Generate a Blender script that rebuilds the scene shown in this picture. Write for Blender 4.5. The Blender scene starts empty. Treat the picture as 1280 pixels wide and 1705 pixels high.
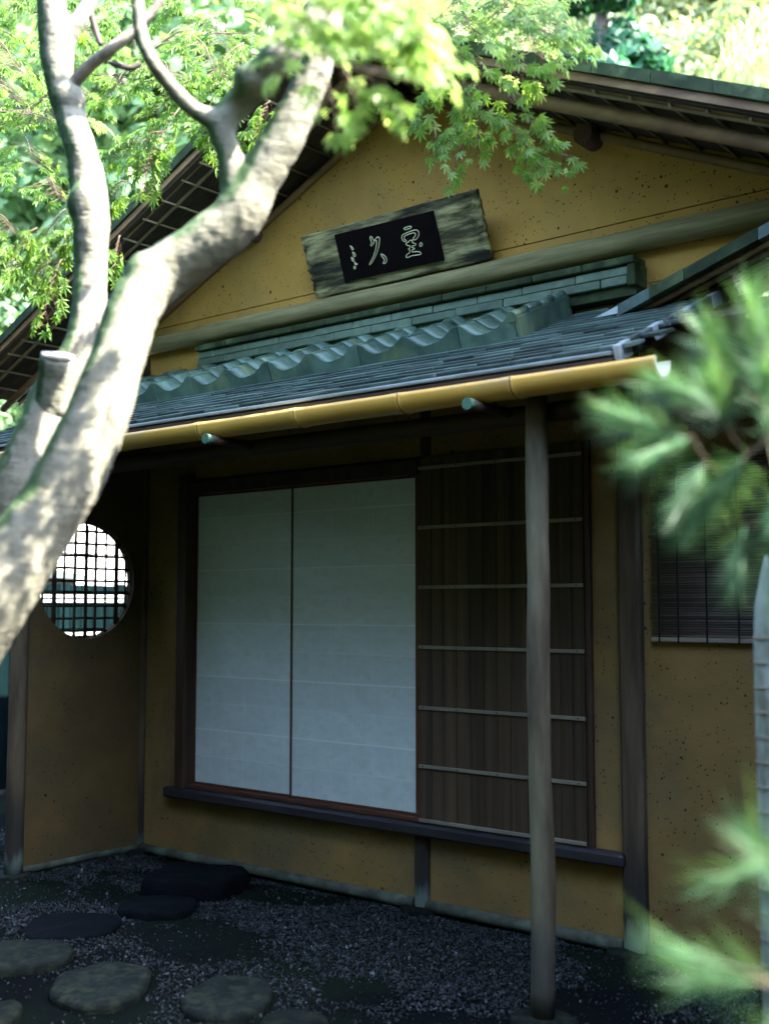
import bpy, math, random
import numpy as np
from mathutils import Matrix, Vector, noise as mnoise
sc = bpy.context.scene
COL = sc.collection
PI = math.pi

# ------------------------------------------------------------------ camera, sky, sun, exposure
cd = bpy.data.cameras.new('camera'); cam = bpy.data.objects.new('camera', cd); COL.objects.link(cam); sc.camera = cam
Rv, Uv, Fv = Vector((.775058, .631890, 0)), Vector((.050905, -.062443, .996749)), Vector((-.629836, .772538, .080566))
M = Matrix(((Rv.x, Uv.x, -Fv.x, 6.197), (Rv.y, Uv.y, -Fv.y, -5.057), (Rv.z, Uv.z, -Fv.z, 1.62), (0, 0, 0, 1)))
cam.matrix_world = M
cd.sensor_fit = 'VERTICAL'; cd.sensor_height = 24; cd.sensor_width = 36; cd.lens = 27.17
cd.clip_start = .05; cd.clip_end = 400
cd.dof.use_dof = True; cd.dof.focus_distance = 6.1; cd.dof.aperture_fstop = 1.0
SUN_AZ, SUN_EL = math.radians(20), math.radians(50)
sdir = Vector((math.cos(SUN_EL) * math.cos(SUN_AZ), math.cos(SUN_EL) * math.sin(SUN_AZ), math.sin(SUN_EL)))
W = bpy.data.worlds.new('World'); sc.world = W; W.use_nodes = True
wn = W.node_tree.nodes; wl = W.node_tree.links
sky = wn.new('ShaderNodeTexSky'); sky.sky_type = 'NISHITA'; sky.sun_disc = False
sky.sun_elevation = SUN_EL; sky.sun_rotation = PI / 2 - SUN_AZ
wl.new(sky.outputs[0], wn['Background'].inputs[0]); wn['Background'].inputs[1].default_value = .14
sl = bpy.data.lights.new('sun', 'SUN'); sl.energy = 2.8; sl.angle = math.radians(.5); sl.color = (1, .95, .86)
so = bpy.data.objects.new('sun', sl); COL.objects.link(so)
so.rotation_euler = sdir.to_track_quat('Z', 'Y').to_euler()
vs = sc.view_settings; vs.view_transform = 'Standard'; vs.look = 'None'; vs.gamma = 1; vs.exposure = 4.1
vs.use_curve_mapping = False
sc.cycles.max_bounces = 7; sc.cycles.diffuse_bounces = 4; sc.cycles.transparent_max_bounces = 8
sc.cycles.sample_clamp_indirect = 4

# ------------------------------------------------------------------ helpers
rnd = random.Random(11)
def tag(o, label=None, cat=None, group=None, kind=None):
    if label: o['label'] = label
    if cat: o['category'] = cat
    if group: o['group'] = group
    if kind: o['kind'] = kind
    return o
def empty(name, loc=(0, 0, 0)):
    o = bpy.data.objects.new(name, None); COL.objects.link(o); o.location = loc; o.empty_display_size = .1
    return o
def link(name, me, parent=None, m=None):
    o = bpy.data.objects.new(name, me); COL.objects.link(o)
    if parent is not None:
        o.parent = parent
    if m is not None: o.matrix_basis = m
    return o
def np_mesh(name, V, F, mats, smooth=False, mi=None):
    """V (n,3) array, F (m,k) array of equal-size faces"""
    me = bpy.data.meshes.new(name)
    V = np.asarray(V, np.float32); F = np.asarray(F, np.int32); k = F.shape[1]
    me.vertices.add(len(V)); me.vertices.foreach_set('co', V.ravel())
    me.loops.add(F.size); me.loops.foreach_set('vertex_index', F.ravel())
    me.polygons.add(len(F)); me.polygons.foreach_set('loop_start', np.arange(len(F), dtype=np.int32) * k)
    me.polygons.foreach_set('loop_total', np.full(len(F), k, np.int32))
    if mi is not None: me.polygons.foreach_set('material_index', np.asarray(mi, np.int32))
    me.polygons.foreach_set('use_smooth', np.full(len(F), smooth))
    me.update(calc_edges=True); me.validate()
    for m in (mats if isinstance(mats, (list, tuple)) else [mats]): me.materials.append(m)
    return me
class MB:
    def __init__(s): s.v = []; s.f = []; s.mi = []; s.sm = []
    def add(s, vs_, fs, mi=0, sm=False):
        b = len(s.v); s.v += [tuple(v) for v in vs_]; s.f += [tuple(b + i for i in f) for f in fs]
        s.mi += [mi] * len(fs); s.sm += [sm] * len(fs); return s
    def box(s, x0, x1, y0, y1, z0, z1, mi=0, ch=0.0, m=None):
        if ch <= 0:
            vs_ = [(x, y, z) for x in (x0, x1) for y in (y0, y1) for z in (z0, z1)]
            fs = [(0, 1, 3, 2), (4, 6, 7, 5), (0, 4, 5, 1), (2, 3, 7, 6), (0, 2, 6, 4), (1, 5, 7, 3)]
        else:
            c = min(ch, (x1 - x0) * .45, (y1 - y0) * .45, (z1 - z0) * .45)
            vs_ = []; idx = {}
            for ix, x in enumerate((x0, x1)):
                for iy, y in enumerate((y0, y1)):
                    for iz, z in enumerate((z0, z1)):
                        dx, dy, dz = (c if not ix else -c), (c if not iy else -c), (c if not iz else -c)
                        for a, p in enumerate(((x, y + dy, z + dz), (x + dx, y, z + dz), (x + dx, y + dy, z))):
                            idx[ix, iy, iz, a] = len(vs_); vs_.append(p)
            I = idx; fs = []
            for i in (0, 1):
                q = [I[i, 0, 0, 0], I[i, 0, 1, 0], I[i, 1, 1, 0], I[i, 1, 0, 0]]; fs.append(q if i == 0 else q[::-1])
                q = [I[0, i, 0, 1], I[1, i, 0, 1], I[1, i, 1, 1], I[0, i, 1, 1]]; fs.append(q if i == 0 else q[::-1])
                q = [I[0, 0, i, 2], I[0, 1, i, 2], I[1, 1, i, 2], I[1, 0, i, 2]]; fs.append(q if i == 0 else q[::-1])
            for a in (0, 1):
                for b in (0, 1):
                    fs.append((I[a, b, 0, 0], I[a, b, 0, 1], I[a, b, 1, 1], I[a, b, 1, 0]))
                    fs.append((I[a, 0, b, 0], I[a, 0, b, 2], I[a, 1, b, 2], I[a, 1, b, 0]))
                    fs.append((I[0, a, b, 1], I[0, a, b, 2], I[1, a, b, 2], I[1, a, b, 1]))
            for k in [(a, b, c_) for a in (0, 1) for b in (0, 1) for c_ in (0, 1)]:
                fs.append((I[k + (0,)], I[k + (1,)], I[k + (2,)]))
        if m is not None: vs_ = [m @ Vector(v) for v in vs_]
        return s.add(vs_, fs, mi)
    def prism(s, poly, y0, y1, mi=0):
        """polygon in XZ extruded along Y"""
        n = len(poly); vs_ = [(x, y0, z) for x, z in poly] + [(x, y1, z) for x, z in poly]
        fs = [tuple(range(n))[::-1], tuple(range(n, 2 * n))] + [(i, (i + 1) % n, n + (i + 1) % n, n + i) for i in range(n)]
        return s.add(vs_, fs, mi)
    def tube(s, pts, rad, n=12, mi=0, caps=True, jit=0, seed=0, flat=1.0):
        pts = [Vector(p) for p in pts]; r0 = rad if isinstance(rad, (list, tuple)) else [rad] * len(pts)
        vs_ = []; up = None
        for i, p in enumerate(pts):
            d = (pts[min(i + 1, len(pts) - 1)] - pts[max(i - 1, 0)]).normalized()
            if up is None:
                up = Vector((0, 0, 1)) if abs(d.z) < .9 else Vector((1, 0, 0))
            a = (up - d * up.dot(d)).normalized(); b = d.cross(a); up = a
            for k in range(n):
                t = 2 * PI * k / n
                rr = r0[i] * (1 + (jit * mnoise.noise(Vector((math.cos(t) * 1.3 + seed, math.sin(t) * 1.3, i * .35 + seed * 3))) if jit else 0))
                vs_.append(p + a * math.cos(t) * rr * flat + b * math.sin(t) * rr)
        fs = [(i * n + k, i * n + (k + 1) % n, (i + 1) * n + (k + 1) % n, (i + 1) * n + k) for i in range(len(pts) - 1) for k in range(n)]
        s.add(vs_, fs, mi, True)
        if caps:
            b = len(s.v) - len(vs_); s.f.append(tuple(b + k for k in range(n))[::-1]); s.f.append(tuple(b + (len(pts) - 1) * n + k for k in range(n)))
            s.mi += [mi, mi]; s.sm += [False, False]
        return s
    def mesh(s, name, mats):
        me = bpy.data.meshes.new(name); me.from_pydata(s.v, [], s.f)
        me.polygons.foreach_set('material_index', s.mi); me.polygons.foreach_set('use_smooth', s.sm)
        for m in (mats if isinstance(mats, (list, tuple)) else [mats]): me.materials.append(m)
        me.update(); return me
    def build(s, name, mats, parent=None, m=None): return link(name, s.mesh(name, mats), parent, m)

def pmat(name, c1, c2=None, scale=6, rough=.8, bump=.2, bscale=None, stretch=(1, 1, 1), detail=6, c3=None, c3amt=.35,
         c3scale=2, rand=0.0, spec=.3, dist=.004, sharp=(.35, .65), extra=None):
    m = bpy.data.materials.new(name); m.use_nodes = True; n = m.node_tree.nodes; l = m.node_tree.links
    b = n['Principled BSDF']; b.inputs['Roughness'].default_value = rough; b.inputs['Specular IOR Level'].default_value = spec
    tc = n.new('ShaderNodeTexCoord'); mp = n.new('ShaderNodeMapping'); mp.inputs['Scale'].default_value = stretch
    l.new(tc.outputs['Object'], mp.inputs[0]); vec = mp.outputs[0]
    if rand:
        oi = n.new('ShaderNodeObjectInfo'); ad = n.new('ShaderNodeVectorMath'); ad.operation = 'ADD'
        mu = n.new('ShaderNodeMath'); mu.operation = 'MULTIPLY'; mu.inputs[1].default_value = 37
        l.new(oi.outputs['Random'], mu.inputs[0]); l.new(vec, ad.inputs[0]); l.new(mu.outputs[0], ad.inputs[1]); vec = ad.outputs[0]
    def nz(sca, det=detail, ro=.6):
        t = n.new('ShaderNodeTexNoise'); t.inputs['Scale'].default_value = sca; t.inputs['Detail'].default_value = det
        t.inputs['Roughness'].default_value = ro; l.new(vec, t.inputs['Vector']); return t.outputs[0]
    def ramp(src, a, b_, ca=(0, 0, 0, 1), cb=(1, 1, 1, 1)):
        r = n.new('ShaderNodeValToRGB'); r.color_ramp.elements[0].position = a; r.color_ramp.elements[1].position = b_
        r.color_ramp.elements[0].color = ca; r.color_ramp.elements[1].color = cb; l.new(src, r.inputs[0]); return r.outputs[0]
    def mix(f, a, b_, blend='MIX'):
        x = n.new('ShaderNodeMix'); x.data_type = 'RGBA'; x.blend_type = blend
        for s_, v in ((x.inputs[0], f), (x.inputs[6], a), (x.inputs[7], b_)):
            if hasattr(v, 'links'): l.new(v, s_)
            elif isinstance(v, (int, float)): s_.default_value = v
            else: s_.default_value = (*v, 1) if len(v) == 3 else v
        return x.outputs[2]
    c2 = c2 or tuple(x * .7 for x in c1)
    col = mix(ramp(nz(scale), *sharp), c1, c2)
    if c3: col = mix(ramp(nz(c3scale, 5), 1 - c3amt - .12, 1 - c3amt + .05), col, c3)
    if rand:
        hs = n.new('ShaderNodeHueSaturation'); mr = n.new('ShaderNodeMapRange'); mr.inputs[3].default_value = 1 - rand; mr.inputs[4].default_value = 1 + rand
        l.new(oi.outputs['Random'], mr.inputs[0]); l.new(mr.outputs[0], hs.inputs['Value']); l.new(col, hs.inputs['Color']); col = hs.outputs[0]
    ctx = dict(n=n, l=l, vec=vec, nz=nz, ramp=ramp, mix=mix, tc=tc, b=b)
    hgt = nz(bscale or scale * 4, 8, .65)
    if extra:
        r = extra(ctx, col, hgt)
        if isinstance(r, tuple): col, hgt = r
        else: col = r
    l.new(col, b.inputs['Base Color'])
    if bump:
        bp = n.new('ShaderNodeBump'); bp.inputs['Strength'].default_value = bump; bp.inputs['Distance'].default_value = dist
        l.new(hgt, bp.inputs['Height']); l.new(bp.outputs[0], b.inputs['Normal'])
    return m
def math_(c, op, a, b_=None):
    x = c['n'].new('ShaderNodeMath'); x.operation = op
    for i, v in enumerate((a, b_)):
        if v is None: continue
        if hasattr(v, 'links'): c['l'].new(v, x.inputs[i])
        else: x.inputs[i].default_value = v
    return x.outputs[0]

# ------------------------------------------------------------------ materials
def plaster_extra(c, col, h):
    # pits and straw flecks pressed into the earth plaster
    n, l = c['n'], c['l']
    out = col; hh = h
    for sca, th, dens in ((12, .115, .35), (27, .17, .5), (60, .26, .5)):
        v = n.new('ShaderNodeTexVoronoi'); v.inputs['Scale'].default_value = sca; l.new(c['vec'], v.inputs['Vector'])
        sep = n.new('ShaderNodeSeparateColor'); l.new(v.outputs['Color'], sep.inputs[0])
        sel = math_(c, 'GREATER_THAN', sep.outputs[0], dens)
        sz = math_(c, 'MULTIPLY', sep.outputs[1], th)
        hit = math_(c, 'LESS_THAN', v.outputs['Distance'], sz)
        mk = math_(c, 'MULTIPLY', sel, hit)
        big = c['ramp'](c['nz'](2.2, 3), .3, .5); sp = n.new('ShaderNodeSeparateColor'); l.new(big, sp.inputs[0])
        mk = math_(c, 'MULTIPLY', mk, math_(c, 'MULTIPLY', sp.outputs[0], .85))
        out = c['mix'](mk, out, (.016, .010, .005))
        hh = math_(c, 'SUBTRACT', hh, math_(c, 'MULTIPLY', mk, .8))
    sw = n.new('ShaderNodeTexNoise'); sw.inputs['Scale'].default_value = 5; sw.inputs['Detail'].default_value = 3; sw.inputs['Distortion'].default_value = 2.2; l.new(c['vec'], sw.inputs['Vector'])
    hh = math_(c, 'ADD', hh, math_(c, 'MULTIPLY', sw.outputs[0], 1.1))
    fd = c['ramp'](c['nz'](.9, 4, .6), .35, .7, (.80, .80, .82, 1), (1.12, 1.1, 1.06, 1)); out = c['mix'](1.0, out, fd, 'MULTIPLY')
    return out, hh
def plast(nm, c1, c2, c3, st_): return pmat(nm, c1, c2, 2.2, .93, .7, 70, stretch=st_, c3=c3, c3amt=.42, c3scale=1.3, extra=plaster_extra, dist=.004)
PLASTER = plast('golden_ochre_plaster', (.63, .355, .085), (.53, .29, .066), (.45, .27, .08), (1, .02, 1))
PLASTLOW = plast('brown_plaster_eave_shade', (.35, .21, .066), (.26, .157, .052), (.21, .145, .062), (1, .02, 1))  # browner lower plaster, its base also darkened to carry the shade under the eave
PLASTERX = plast('side_plaster_deep_shade', (.175, .108, .035), (.125, .078, .028), (.105, .075, .033), (.02, 1, 1))  # return wall: same plaster at half brightness, deeper shade put into the colour
def dirt_low(zt, colr, amt=.9, wob=.12, noise=5):
    def f(c, col, h):
        n, l = c['n'], c['l']; g = n.new('ShaderNodeNewGeometry'); s_ = n.new('ShaderNodeSeparateXYZ'); l.new(g.outputs['Position'], s_.inputs[0])
        w = math_(c, 'MULTIPLY', c['nz'](noise, 4), wob * 2); zz = math_(c, 'ADD', s_.outputs[2], math_(c, 'SUBTRACT', w, wob))
        mr = n.new('ShaderNodeMapRange'); l.new(zz, mr.inputs[0]); mr.inputs[1].default_value = zt * .5; mr.inputs[2].default_value = zt; mr.inputs[3].default_value = amt; mr.inputs[4].default_value = 0
        return c['mix'](mr.outputs[0], col, colr)
    return f
def postx(c, col, h):
    a = dirt_low(.62, (.028, .024, .022), .8, .25, 4)(c, col, h)
    return dirt_low(.15, (.17, .22, .185), .85, .10, 9)(c, a, h)
POST = pmat('weathered_post', (.15, .105, .058), (.06, .042, .025), 5, .85, .5, 22, (3, 3, .35), c3=(.19, .165, .12), c3amt=.35, c3scale=2, extra=postx)
PILLAR = pmat('pillar_log', (.21, .185, .11), (.09, .072, .042), 3.5, .8, .8, 26, (3, 3, .6), c3=(.11, .07, .045), c3amt=.38, c3scale=1.6, extra=dirt_low(.5, (.07, .07, .06), .7, .3, 3))
DARKWOOD = pmat('dark_wood', (.075, .043, .026), (.04, .022, .014), 4, .6, .35, 20, (.4, 3, 3))
DARKWOODZ = pmat('dark_wood_upright', (.085, .045, .028), (.045, .024, .015), 4, .6, .35, 20, (4, 4, .3))
REDWOOD = pmat('red_brown_wood', (.15, .055, .03), (.09, .035, .02), 6, .5, .2, 20, (1, 3, 3))
SILL = pmat('sill_timber_wood', (.05, .042, .042), (.022, .019, .022), 4, .45, .3, 20, (.5, 3, 3), spec=.5)
PLANK = pmat('cedar_plank', (.135, .085, .045), (.055, .034, .018), 4, .75, .5, 30, (6, 3, .18), rand=.2, sharp=(.25, .75), c3=(.045, .03, .022), c3amt=.4, c3scale=1.2)
BATTEN = pmat('pale_batten', (.36, .31, .22), (.24, .20, .145), 8, .6, .3, 30, (.5, 4, 4), rand=.1)
NAIL = pmat('nail_metal', (.03, .025, .022), None, 20, .5, 0)
def paper_x(c, col, h):
    return col
PAPER = pmat('shoji_paper', (.84, .89, .82), (.77, .82, .76), 5, .75, .15, 120, c3=(.75, .79, .70), c3amt=.4, c3scale=14, rand=.05, stretch=(1, 1, 2), dist=.001)
SEAM = pmat('paper_seam', (.97, .98, .95), (.95, .96, .92), 30, .75, 0)
SEAMF = pmat('paper_seam_faint', (.90, .92, .85), (.86, .88, .81), 30, .75, 0)
BEAM = pmat('grey_green_beam', (.34, .28, .125), (.19, .155, .07), 7, .8, .7, 24, (.35, 3, 4), c3=(.38, .33, .17), c3amt=.35, c3scale=3)
BAMBOO = pmat('bamboo_yellow', (.82, .46, .09), (.72, .38, .065), 3, .38, .12, 30, (.6, 3, 3), c3=(.52, .36, .17), c3amt=.35, c3scale=3, spec=.5, rand=.05)
BAMNODE = pmat('bamboo_node', (.16, .09, .03), (.24, .14, .05), 20, .5, .1)
BAMCUT = pmat('bamboo_cut_end', (.80, .75, .62), (.68, .62, .48), 40, .7, .1)
VERD = pmat('verdigris_copper', (.10, .20, .13), (.06, .14, .09), 15, .5, .3, 40, c3=(.20, .32, .22), c3amt=.35, c3scale=9)
TILE = pmat('glazed_grey_green_tile', (.125, .19, .14), (.07, .115, .085), 9, .32, .3, 40, rand=.34, c3=(.22, .27, .13), c3amt=.33, c3scale=5, spec=.55)
NOSHI = pmat('flat_tile_green_grey', (.125, .175, .115), (.08, .115, .075), 14, .5, .5, 50, rand=.3, c3=(.20, .25, .17), c3amt=.3, c3scale=7, spec=.45)
TILEDARK = pmat('dark_mossy_tile', (.055, .07, .032), (.028, .04, .02), 9, .75, .5, 40, spec=.12, rand=.15, c3=(.12, .16, .07), c3amt=.35, c3scale=5)
SHINGLE = pmat('silvered_shingle', (.085, .125, .105), (.03, .048, .04), 4, .5, .6, 50, (1, 1.2, 1), rand=.55, c3=(.20, .25, .23), c3amt=.25, c3scale=4, spec=.5)
EAVE = pmat('pale_eave_board', (.55, .60, .58), (.42, .47, .46), 5, .5, .3, 30, (.3, 3, 3), spec=.5)
ROOFBOARD = pmat('soffit_board', (.07, .052, .036), (.04, .029, .02), 5, .8, .6, 25, (.4, 5, 3), rand=.25)
SPLIT = pmat('split_bamboo', (.34, .26, .15), (.20, .15, .09), 7, .5, .2, 30, rand=.2)
POLE = pmat('brown_rafter_pole', (.32, .19, .085), (.19, .105, .05), 5, .6, .4, 22, (1, 2, 2), c3=(.10, .05, .03), c3amt=.28, c3scale=3)
LOG = pmat('purlin_log', (.13, .065, .038), (.08, .04, .025), 6, .7, .3)
BOARD = pmat('weathered_board', (.46, .39, .18), (.07, .055, .025), 7, .85, 1.0, 16, (.55, 3.2, 7), c3=(.03, .028, .016), c3amt=.40, c3scale=2.6, dist=.01, sharp=(.38, .6))
BLACKP = pmat('black_lacquer', (.006, .004, .004), (.009, .006, .006), 10, .95, .05, spec=.04)
GOLD = pmat('pale_gold_leaf', (.85, .76, .45), (.7, .62, .36), 60, .45, .2)
REED = pmat('blind_reed', (.165, .125, .10), (.10, .075, .06), 8, .6, .2, 40, (.6, 3, 3), rand=.45)
CORD = pmat('dark_cord', (.02, .016, .013), None, 30, .9, .1)
STONE = pmat('stepping_stone', (.017, .022, .019), (.009, .012, .011), 6, .9, 1.0, 45, c3=(.03, .036, .022), c3amt=.42, c3scale=16, rand=.35, dist=.012, spec=.08)
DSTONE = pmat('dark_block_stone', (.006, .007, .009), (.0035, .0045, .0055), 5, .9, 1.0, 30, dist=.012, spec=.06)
SOIL = pmat('dark_soil', (.012, .014, .016), (.007, .009, .009), 3, .95, .8, 40, c3=(.018, .03, .016), c3amt=.4, c3scale=1.4, dist=.01)
def bark_x(c, col, h):
    n, l = c['n'], c['l']
    g = n.new('ShaderNodeNewGeometry'); s_ = n.new('ShaderNodeSeparateXYZ'); l.new(g.outputs['Normal'], s_.inputs[0])
    # moss keeps to the damp side of the limb that faces away from the sun
    side = math_(c, 'ADD', math_(c, 'MULTIPLY', s_.outputs[0], -.6), math_(c, 'MULTIPLY', s_.outputs[1], -.42))
    mk = math_(c, 'ADD', side, math_(c, 'MULTIPLY', c['nz'](5, 4), .9))
    r = c['ramp'](mk, .60, .76)
    col = c['mix'](r, col, (.055, .105, .038))
    blo = c['ramp'](c['nz'](16, 5, .7), .60, .70)
    col = c['mix'](blo, col, (.135, .145, .10))
    fine = c['ramp'](c['nz'](60, 3, .7), .30, .42, (1, 1, 1, 1), (0, 0, 0, 1))
    col = c['mix'](fine, col, (.11, .10, .08))
    # lens shaped cracks and wrinkles running round the limb
    mp = n.new('ShaderNodeMapping'); mp.inputs['Scale'].default_value = (1, 1, 3.4); mp.inputs['Rotation'].default_value = (.35, .35, 0); l.new(c['tc'].outputs['Object'], mp.inputs[0])
    t = n.new('ShaderNodeTexNoise'); t.inputs['Scale'].default_value = 19; t.inputs['Detail'].default_value = 5; t.inputs['Distortion'].default_value = .8; l.new(mp.outputs[0], t.inputs['Vector'])
    ck = c['ramp'](t.outputs[0], .27, .33, (1, 1, 1, 1), (0, 0, 0, 1)); col = c['mix'](ck, col, (.075, .07, .05))
    hh = math_(c, 'ADD', math_(c, 'MULTIPLY', h, .5), math_(c, 'MULTIPLY', t.outputs[0], .45))
    return col, hh
BARK = pmat('pale_maple_bark', (.20, .19, .14), (.17, .165, .12), 4, .8, .8, 14, (1, 1, 1), c3=(.225, .215, .165), c3amt=.4, c3scale=9, extra=bark_x, dist=.012)
TWIG = pmat('twig_bark', (.16, .11, .07), (.10, .07, .05), 20, .8, .2)
DEADW = pmat('peeling_dead_wood', (.42, .36, .28), (.22, .18, .14), 10, .85, .8, 30, (2, 2, 2))
CUTW = pmat('sawn_cut_face', (.62, .55, .47), (.50, .43, .36), 12, .85, .3)
DARKTRUNK = pmat('conifer_bark', (.13, .10, .09), (.07, .055, .05), 5, .9, .5, 14, (3, 3, .5))
def leafmat(name, c1, c2, trans=.45, tc_=None, rough=.5):
    m = bpy.data.materials.new(name); m.use_nodes = True; n = m.node_tree.nodes; l = m.node_tree.links
    b = n['Principled BSDF']; out = n['Material Output']; b.inputs['Roughness'].default_value = rough; b.inputs['Specular IOR Level'].default_value = .35
    g = n.new('ShaderNodeNewGeometry'); r = n.new('ShaderNodeValToRGB'); l.new(g.outputs['Random Per Island'], r.inputs[0])
    r.color_ramp.elements[0].color = (*c1, 1); r.color_ramp.elements[1].color = (*c2, 1)
    oi = n.new('ShaderNodeObjectInfo'); mr = n.new('ShaderNodeMapRange'); mr.inputs[3].default_value = .8; mr.inputs[4].default_value = 1.2; l.new(oi.outputs['Random'], mr.inputs[0])
    hs = n.new('ShaderNodeHueSaturation'); l.new(mr.outputs[0], hs.inputs['Value']); l.new(r.outputs[0], hs.inputs['Color'])
    l.new(hs.outputs[0], b.inputs['Base Color'])
    t = n.new('ShaderNodeBsdfTranslucent'); mx = n.new('ShaderNodeMixShader'); mx.inputs[0].default_value = trans
    t2 = n.new('ShaderNodeMix'); t2.data_type = 'RGBA'; t2.blend_type = 'MULTIPLY'; t2.inputs[0].default_value = 1
    l.new(hs.outputs[0], t2.inputs[6]); t2.inputs[7].default_value = (*(tc_ or (1.9, 1.7, .9)), 1); l.new(t2.outputs[2], t.inputs[0])
    l.new(b.outputs[0], mx.inputs[1]); l.new(t.outputs[0], mx.inputs[2]); l.new(mx.outputs[0], out.inputs[0])
    return m
LEAF = leafmat('maple_leaf_green', (.08, .19, .035), (.19, .32, .075), .55)
LEAF2 = leafmat('maple_leaf_yellow', (.15, .28, .085), (.31, .42, .20), .55)
BGL = [leafmat('forest_leaf_bright', (.08, .18, .075), (.22, .32, .16), .4), leafmat('forest_leaf_teal', (.014, .06, .032), (.05, .14, .07), .3, (1.2, 1.6, 1.1)), leafmat('forest_leaf_pale', (.17, .25, .12), (.38, .43, .27), .4)]
NEEDLE = leafmat('pine_needle', (.022, .095, .045), (.12, .23, .105), .3)
GRAV = pmat('gravel_pebble', (.10, .12, .135), (.055, .068, .078), 3, .6, 0)
SHOOT = pmat('pine_shoot_bark', (.09, .065, .04), (.05, .038, .025), 30, .8, .2)
RAILM = pmat('mossy_base_rail', (.12, .125, .085), (.05, .055, .04), 9, .8, .6, 30, c3=(.14, .19, .13), c3amt=.35, c3scale=6)
EAVESTRIP = pmat('weathered_eave_strip', (.30, .34, .34), (.17, .21, .21), 5, .7, .4, 30, (.5, 3, 3), spec=.2)
def gravmat():
    m = bpy.data.materials.new('gravel_stones'); m.use_nodes = True; n = m.node_tree.nodes; l = m.node_tree.links
    b = n['Principled BSDF']; b.inputs['Roughness'].default_value = .55
    g = n.new('ShaderNodeNewGeometry'); r = n.new('ShaderNodeValToRGB'); l.new(g.outputs['Random Per Island'], r.inputs[0])
    e = r.color_ramp.elements; e[0].color = (0.0077, 0.0092, 0.011, 1); e[1].color = (0.18, 0.19, 0.19, 1); e[1].position = 1
    for p, c in ((.45, (0.0165, 0.0198, 0.0231, 1)), (.85, (0.0286, 0.0341, 0.0385, 1)), (.96, (0.044, 0.0484, 0.0506, 1))):
        x = e.new(p); x.color = c
    l.new(r.outputs[0], b.inputs['Base Color']); return m
GRAV = gravmat()

# ------------------------------------------------------------------ ground, gravel, hill
def terr(x, y):
    dx = max(0, -x - 8.5); dy = max(0, y - 8)
    d = math.hypot(dx, dy)
    far = max(0, x - 14) * .0
    z = .52 * max(0, d - .5) * (1 if d < 45 else 45 / d)
    if y < -12: z += .1 * (-12 - y)
    return z + (mnoise.noise(Vector((x * .12, y * .12, 0))) * 1.6 * min(1, d / 8) if d > 0 else 0)
def axis(lo, hi, fine_lo, fine_hi, n1, n2):
    return np.concatenate([np.linspace(lo, fine_lo, n1, endpoint=False), np.linspace(fine_lo, fine_hi, n2, endpoint=False), np.linspace(fine_hi, hi, n1)])
gx = axis(-150, 150, -9, 9, 40, 60); gy = axis(-150, 150, -9, 9, 40, 60)
V = []
for y in gy:
    for x in gx:
        zz = terr(x, y)
        if -2 < x < 6 and -4 < y < .2: zz += .012 * mnoise.noise(Vector((x * 1.7, y * 1.7, 3))) - .006
        V.append((x, y, zz - .004))
nx = len(gx)
F = [(j * nx + i, j * nx + i + 1, (j + 1) * nx + i + 1, (j + 1) * nx + i) for j in range(len(gy) - 1) for i in range(nx - 1)]
GROUNDM = pmat('ground_soil_and_moss', (.005, .0065, .007), (.003, .004, .004), 1.2, .95, .6, 30, c3=(.007, .012, .007), c3amt=.42, c3scale=.5, spec=.04)
tag(link('ground', np_mesh('ground', V, F, GROUNDM, True)), kind='structure')

g = np.random.default_rng(4)
def blotch(x, y):
    # bare damp soil patches where the gravel has thinned
    return mnoise.noise(Vector((x * 1.25 + 4.1, y * 2.1 + 1.3, .7))) + .45 * mnoise.noise(Vector((x * 3.3, y * 4.6, 5)))
octv = np.array([(1, 0, 0), (0, 1, 0), (-1, 0, 0), (0, -1, 0), (0, 0, 1), (0, 0, -1), (.75, .75, .3), (-.7, .7, .35), (-.75, -.7, .3), (.7, -.75, .35)], float)
octf = np.array([(0, 6, 4), (6, 1, 4), (1, 7, 4), (7, 2, 4), (2, 8, 4), (8, 3, 4), (3, 9, 4), (9, 0, 4), (0, 1, 6), (1, 2, 7), (2, 3, 8), (3, 0, 9)])
P = []
STONES_XY = [(1.47, -1.85, .23, .22), (2.06, -1.89, .23, .26), (2.60, -1.66, .2, .22), (1.18, -1.40, .24, .23), (3.03, -1.72, .13, .15), (2.05, -2.42, .14, .18)]
tries = 0
while len(P) < 105000 and tries < 600000:
    tries += 1
    x = rnd.uniform(-4.5, 4.9); y = -abs(rnd.gauss(0, 1.0)) * 1.5 - .05 if rnd.random() < .85 else rnd.uniform(-3.6, 3)
    if y < -3.6 or (y > -.04 and x > -.1): continue
    bl = blotch(x, y)
    if bl > .08 and rnd.random() < .86: continue
    if bl > -.03 and rnd.random() < .5: continue
    if math.hypot(x - 1.08, y + .5) < .24 or math.hypot(x - 1.27, y + .92) < .15: continue
    if any(((x - a) / (c * .95)) ** 2 + ((y - b) / (d * .95)) ** 2 < 1 for a, b, c, d in STONES_XY): continue
    P.append((x, y))
P = np.array(P); N = len(P)
sz = g.gamma(5, .00075, N) + .0012
R3 = np.linalg.qr(g.normal(size=(N, 3, 3)))[0]
vv = octv[None] * (1 + g.normal(0, .16, (N, 10, 1))) * sz[:, None, None] * np.stack([np.ones(N), g.uniform(.6, 1, N), g.uniform(.45, .8, N)], 1)[:, None, :]
vv = np.einsum('nij,nkj->nki', R3, vv)
zz = np.array([.012 * mnoise.noise(Vector((p[0] * 1.7, p[1] * 1.7, 3))) - .006 for p in P])
vv[:, :, 0] += P[:, 0, None]; vv[:, :, 1] += P[:, 1, None]; vv[:, :, 2] += (zz + sz * .3)[:, None]
FF = (octf[None] + (np.arange(N) * 10)[:, None, None]).reshape(-1, 3)
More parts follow.
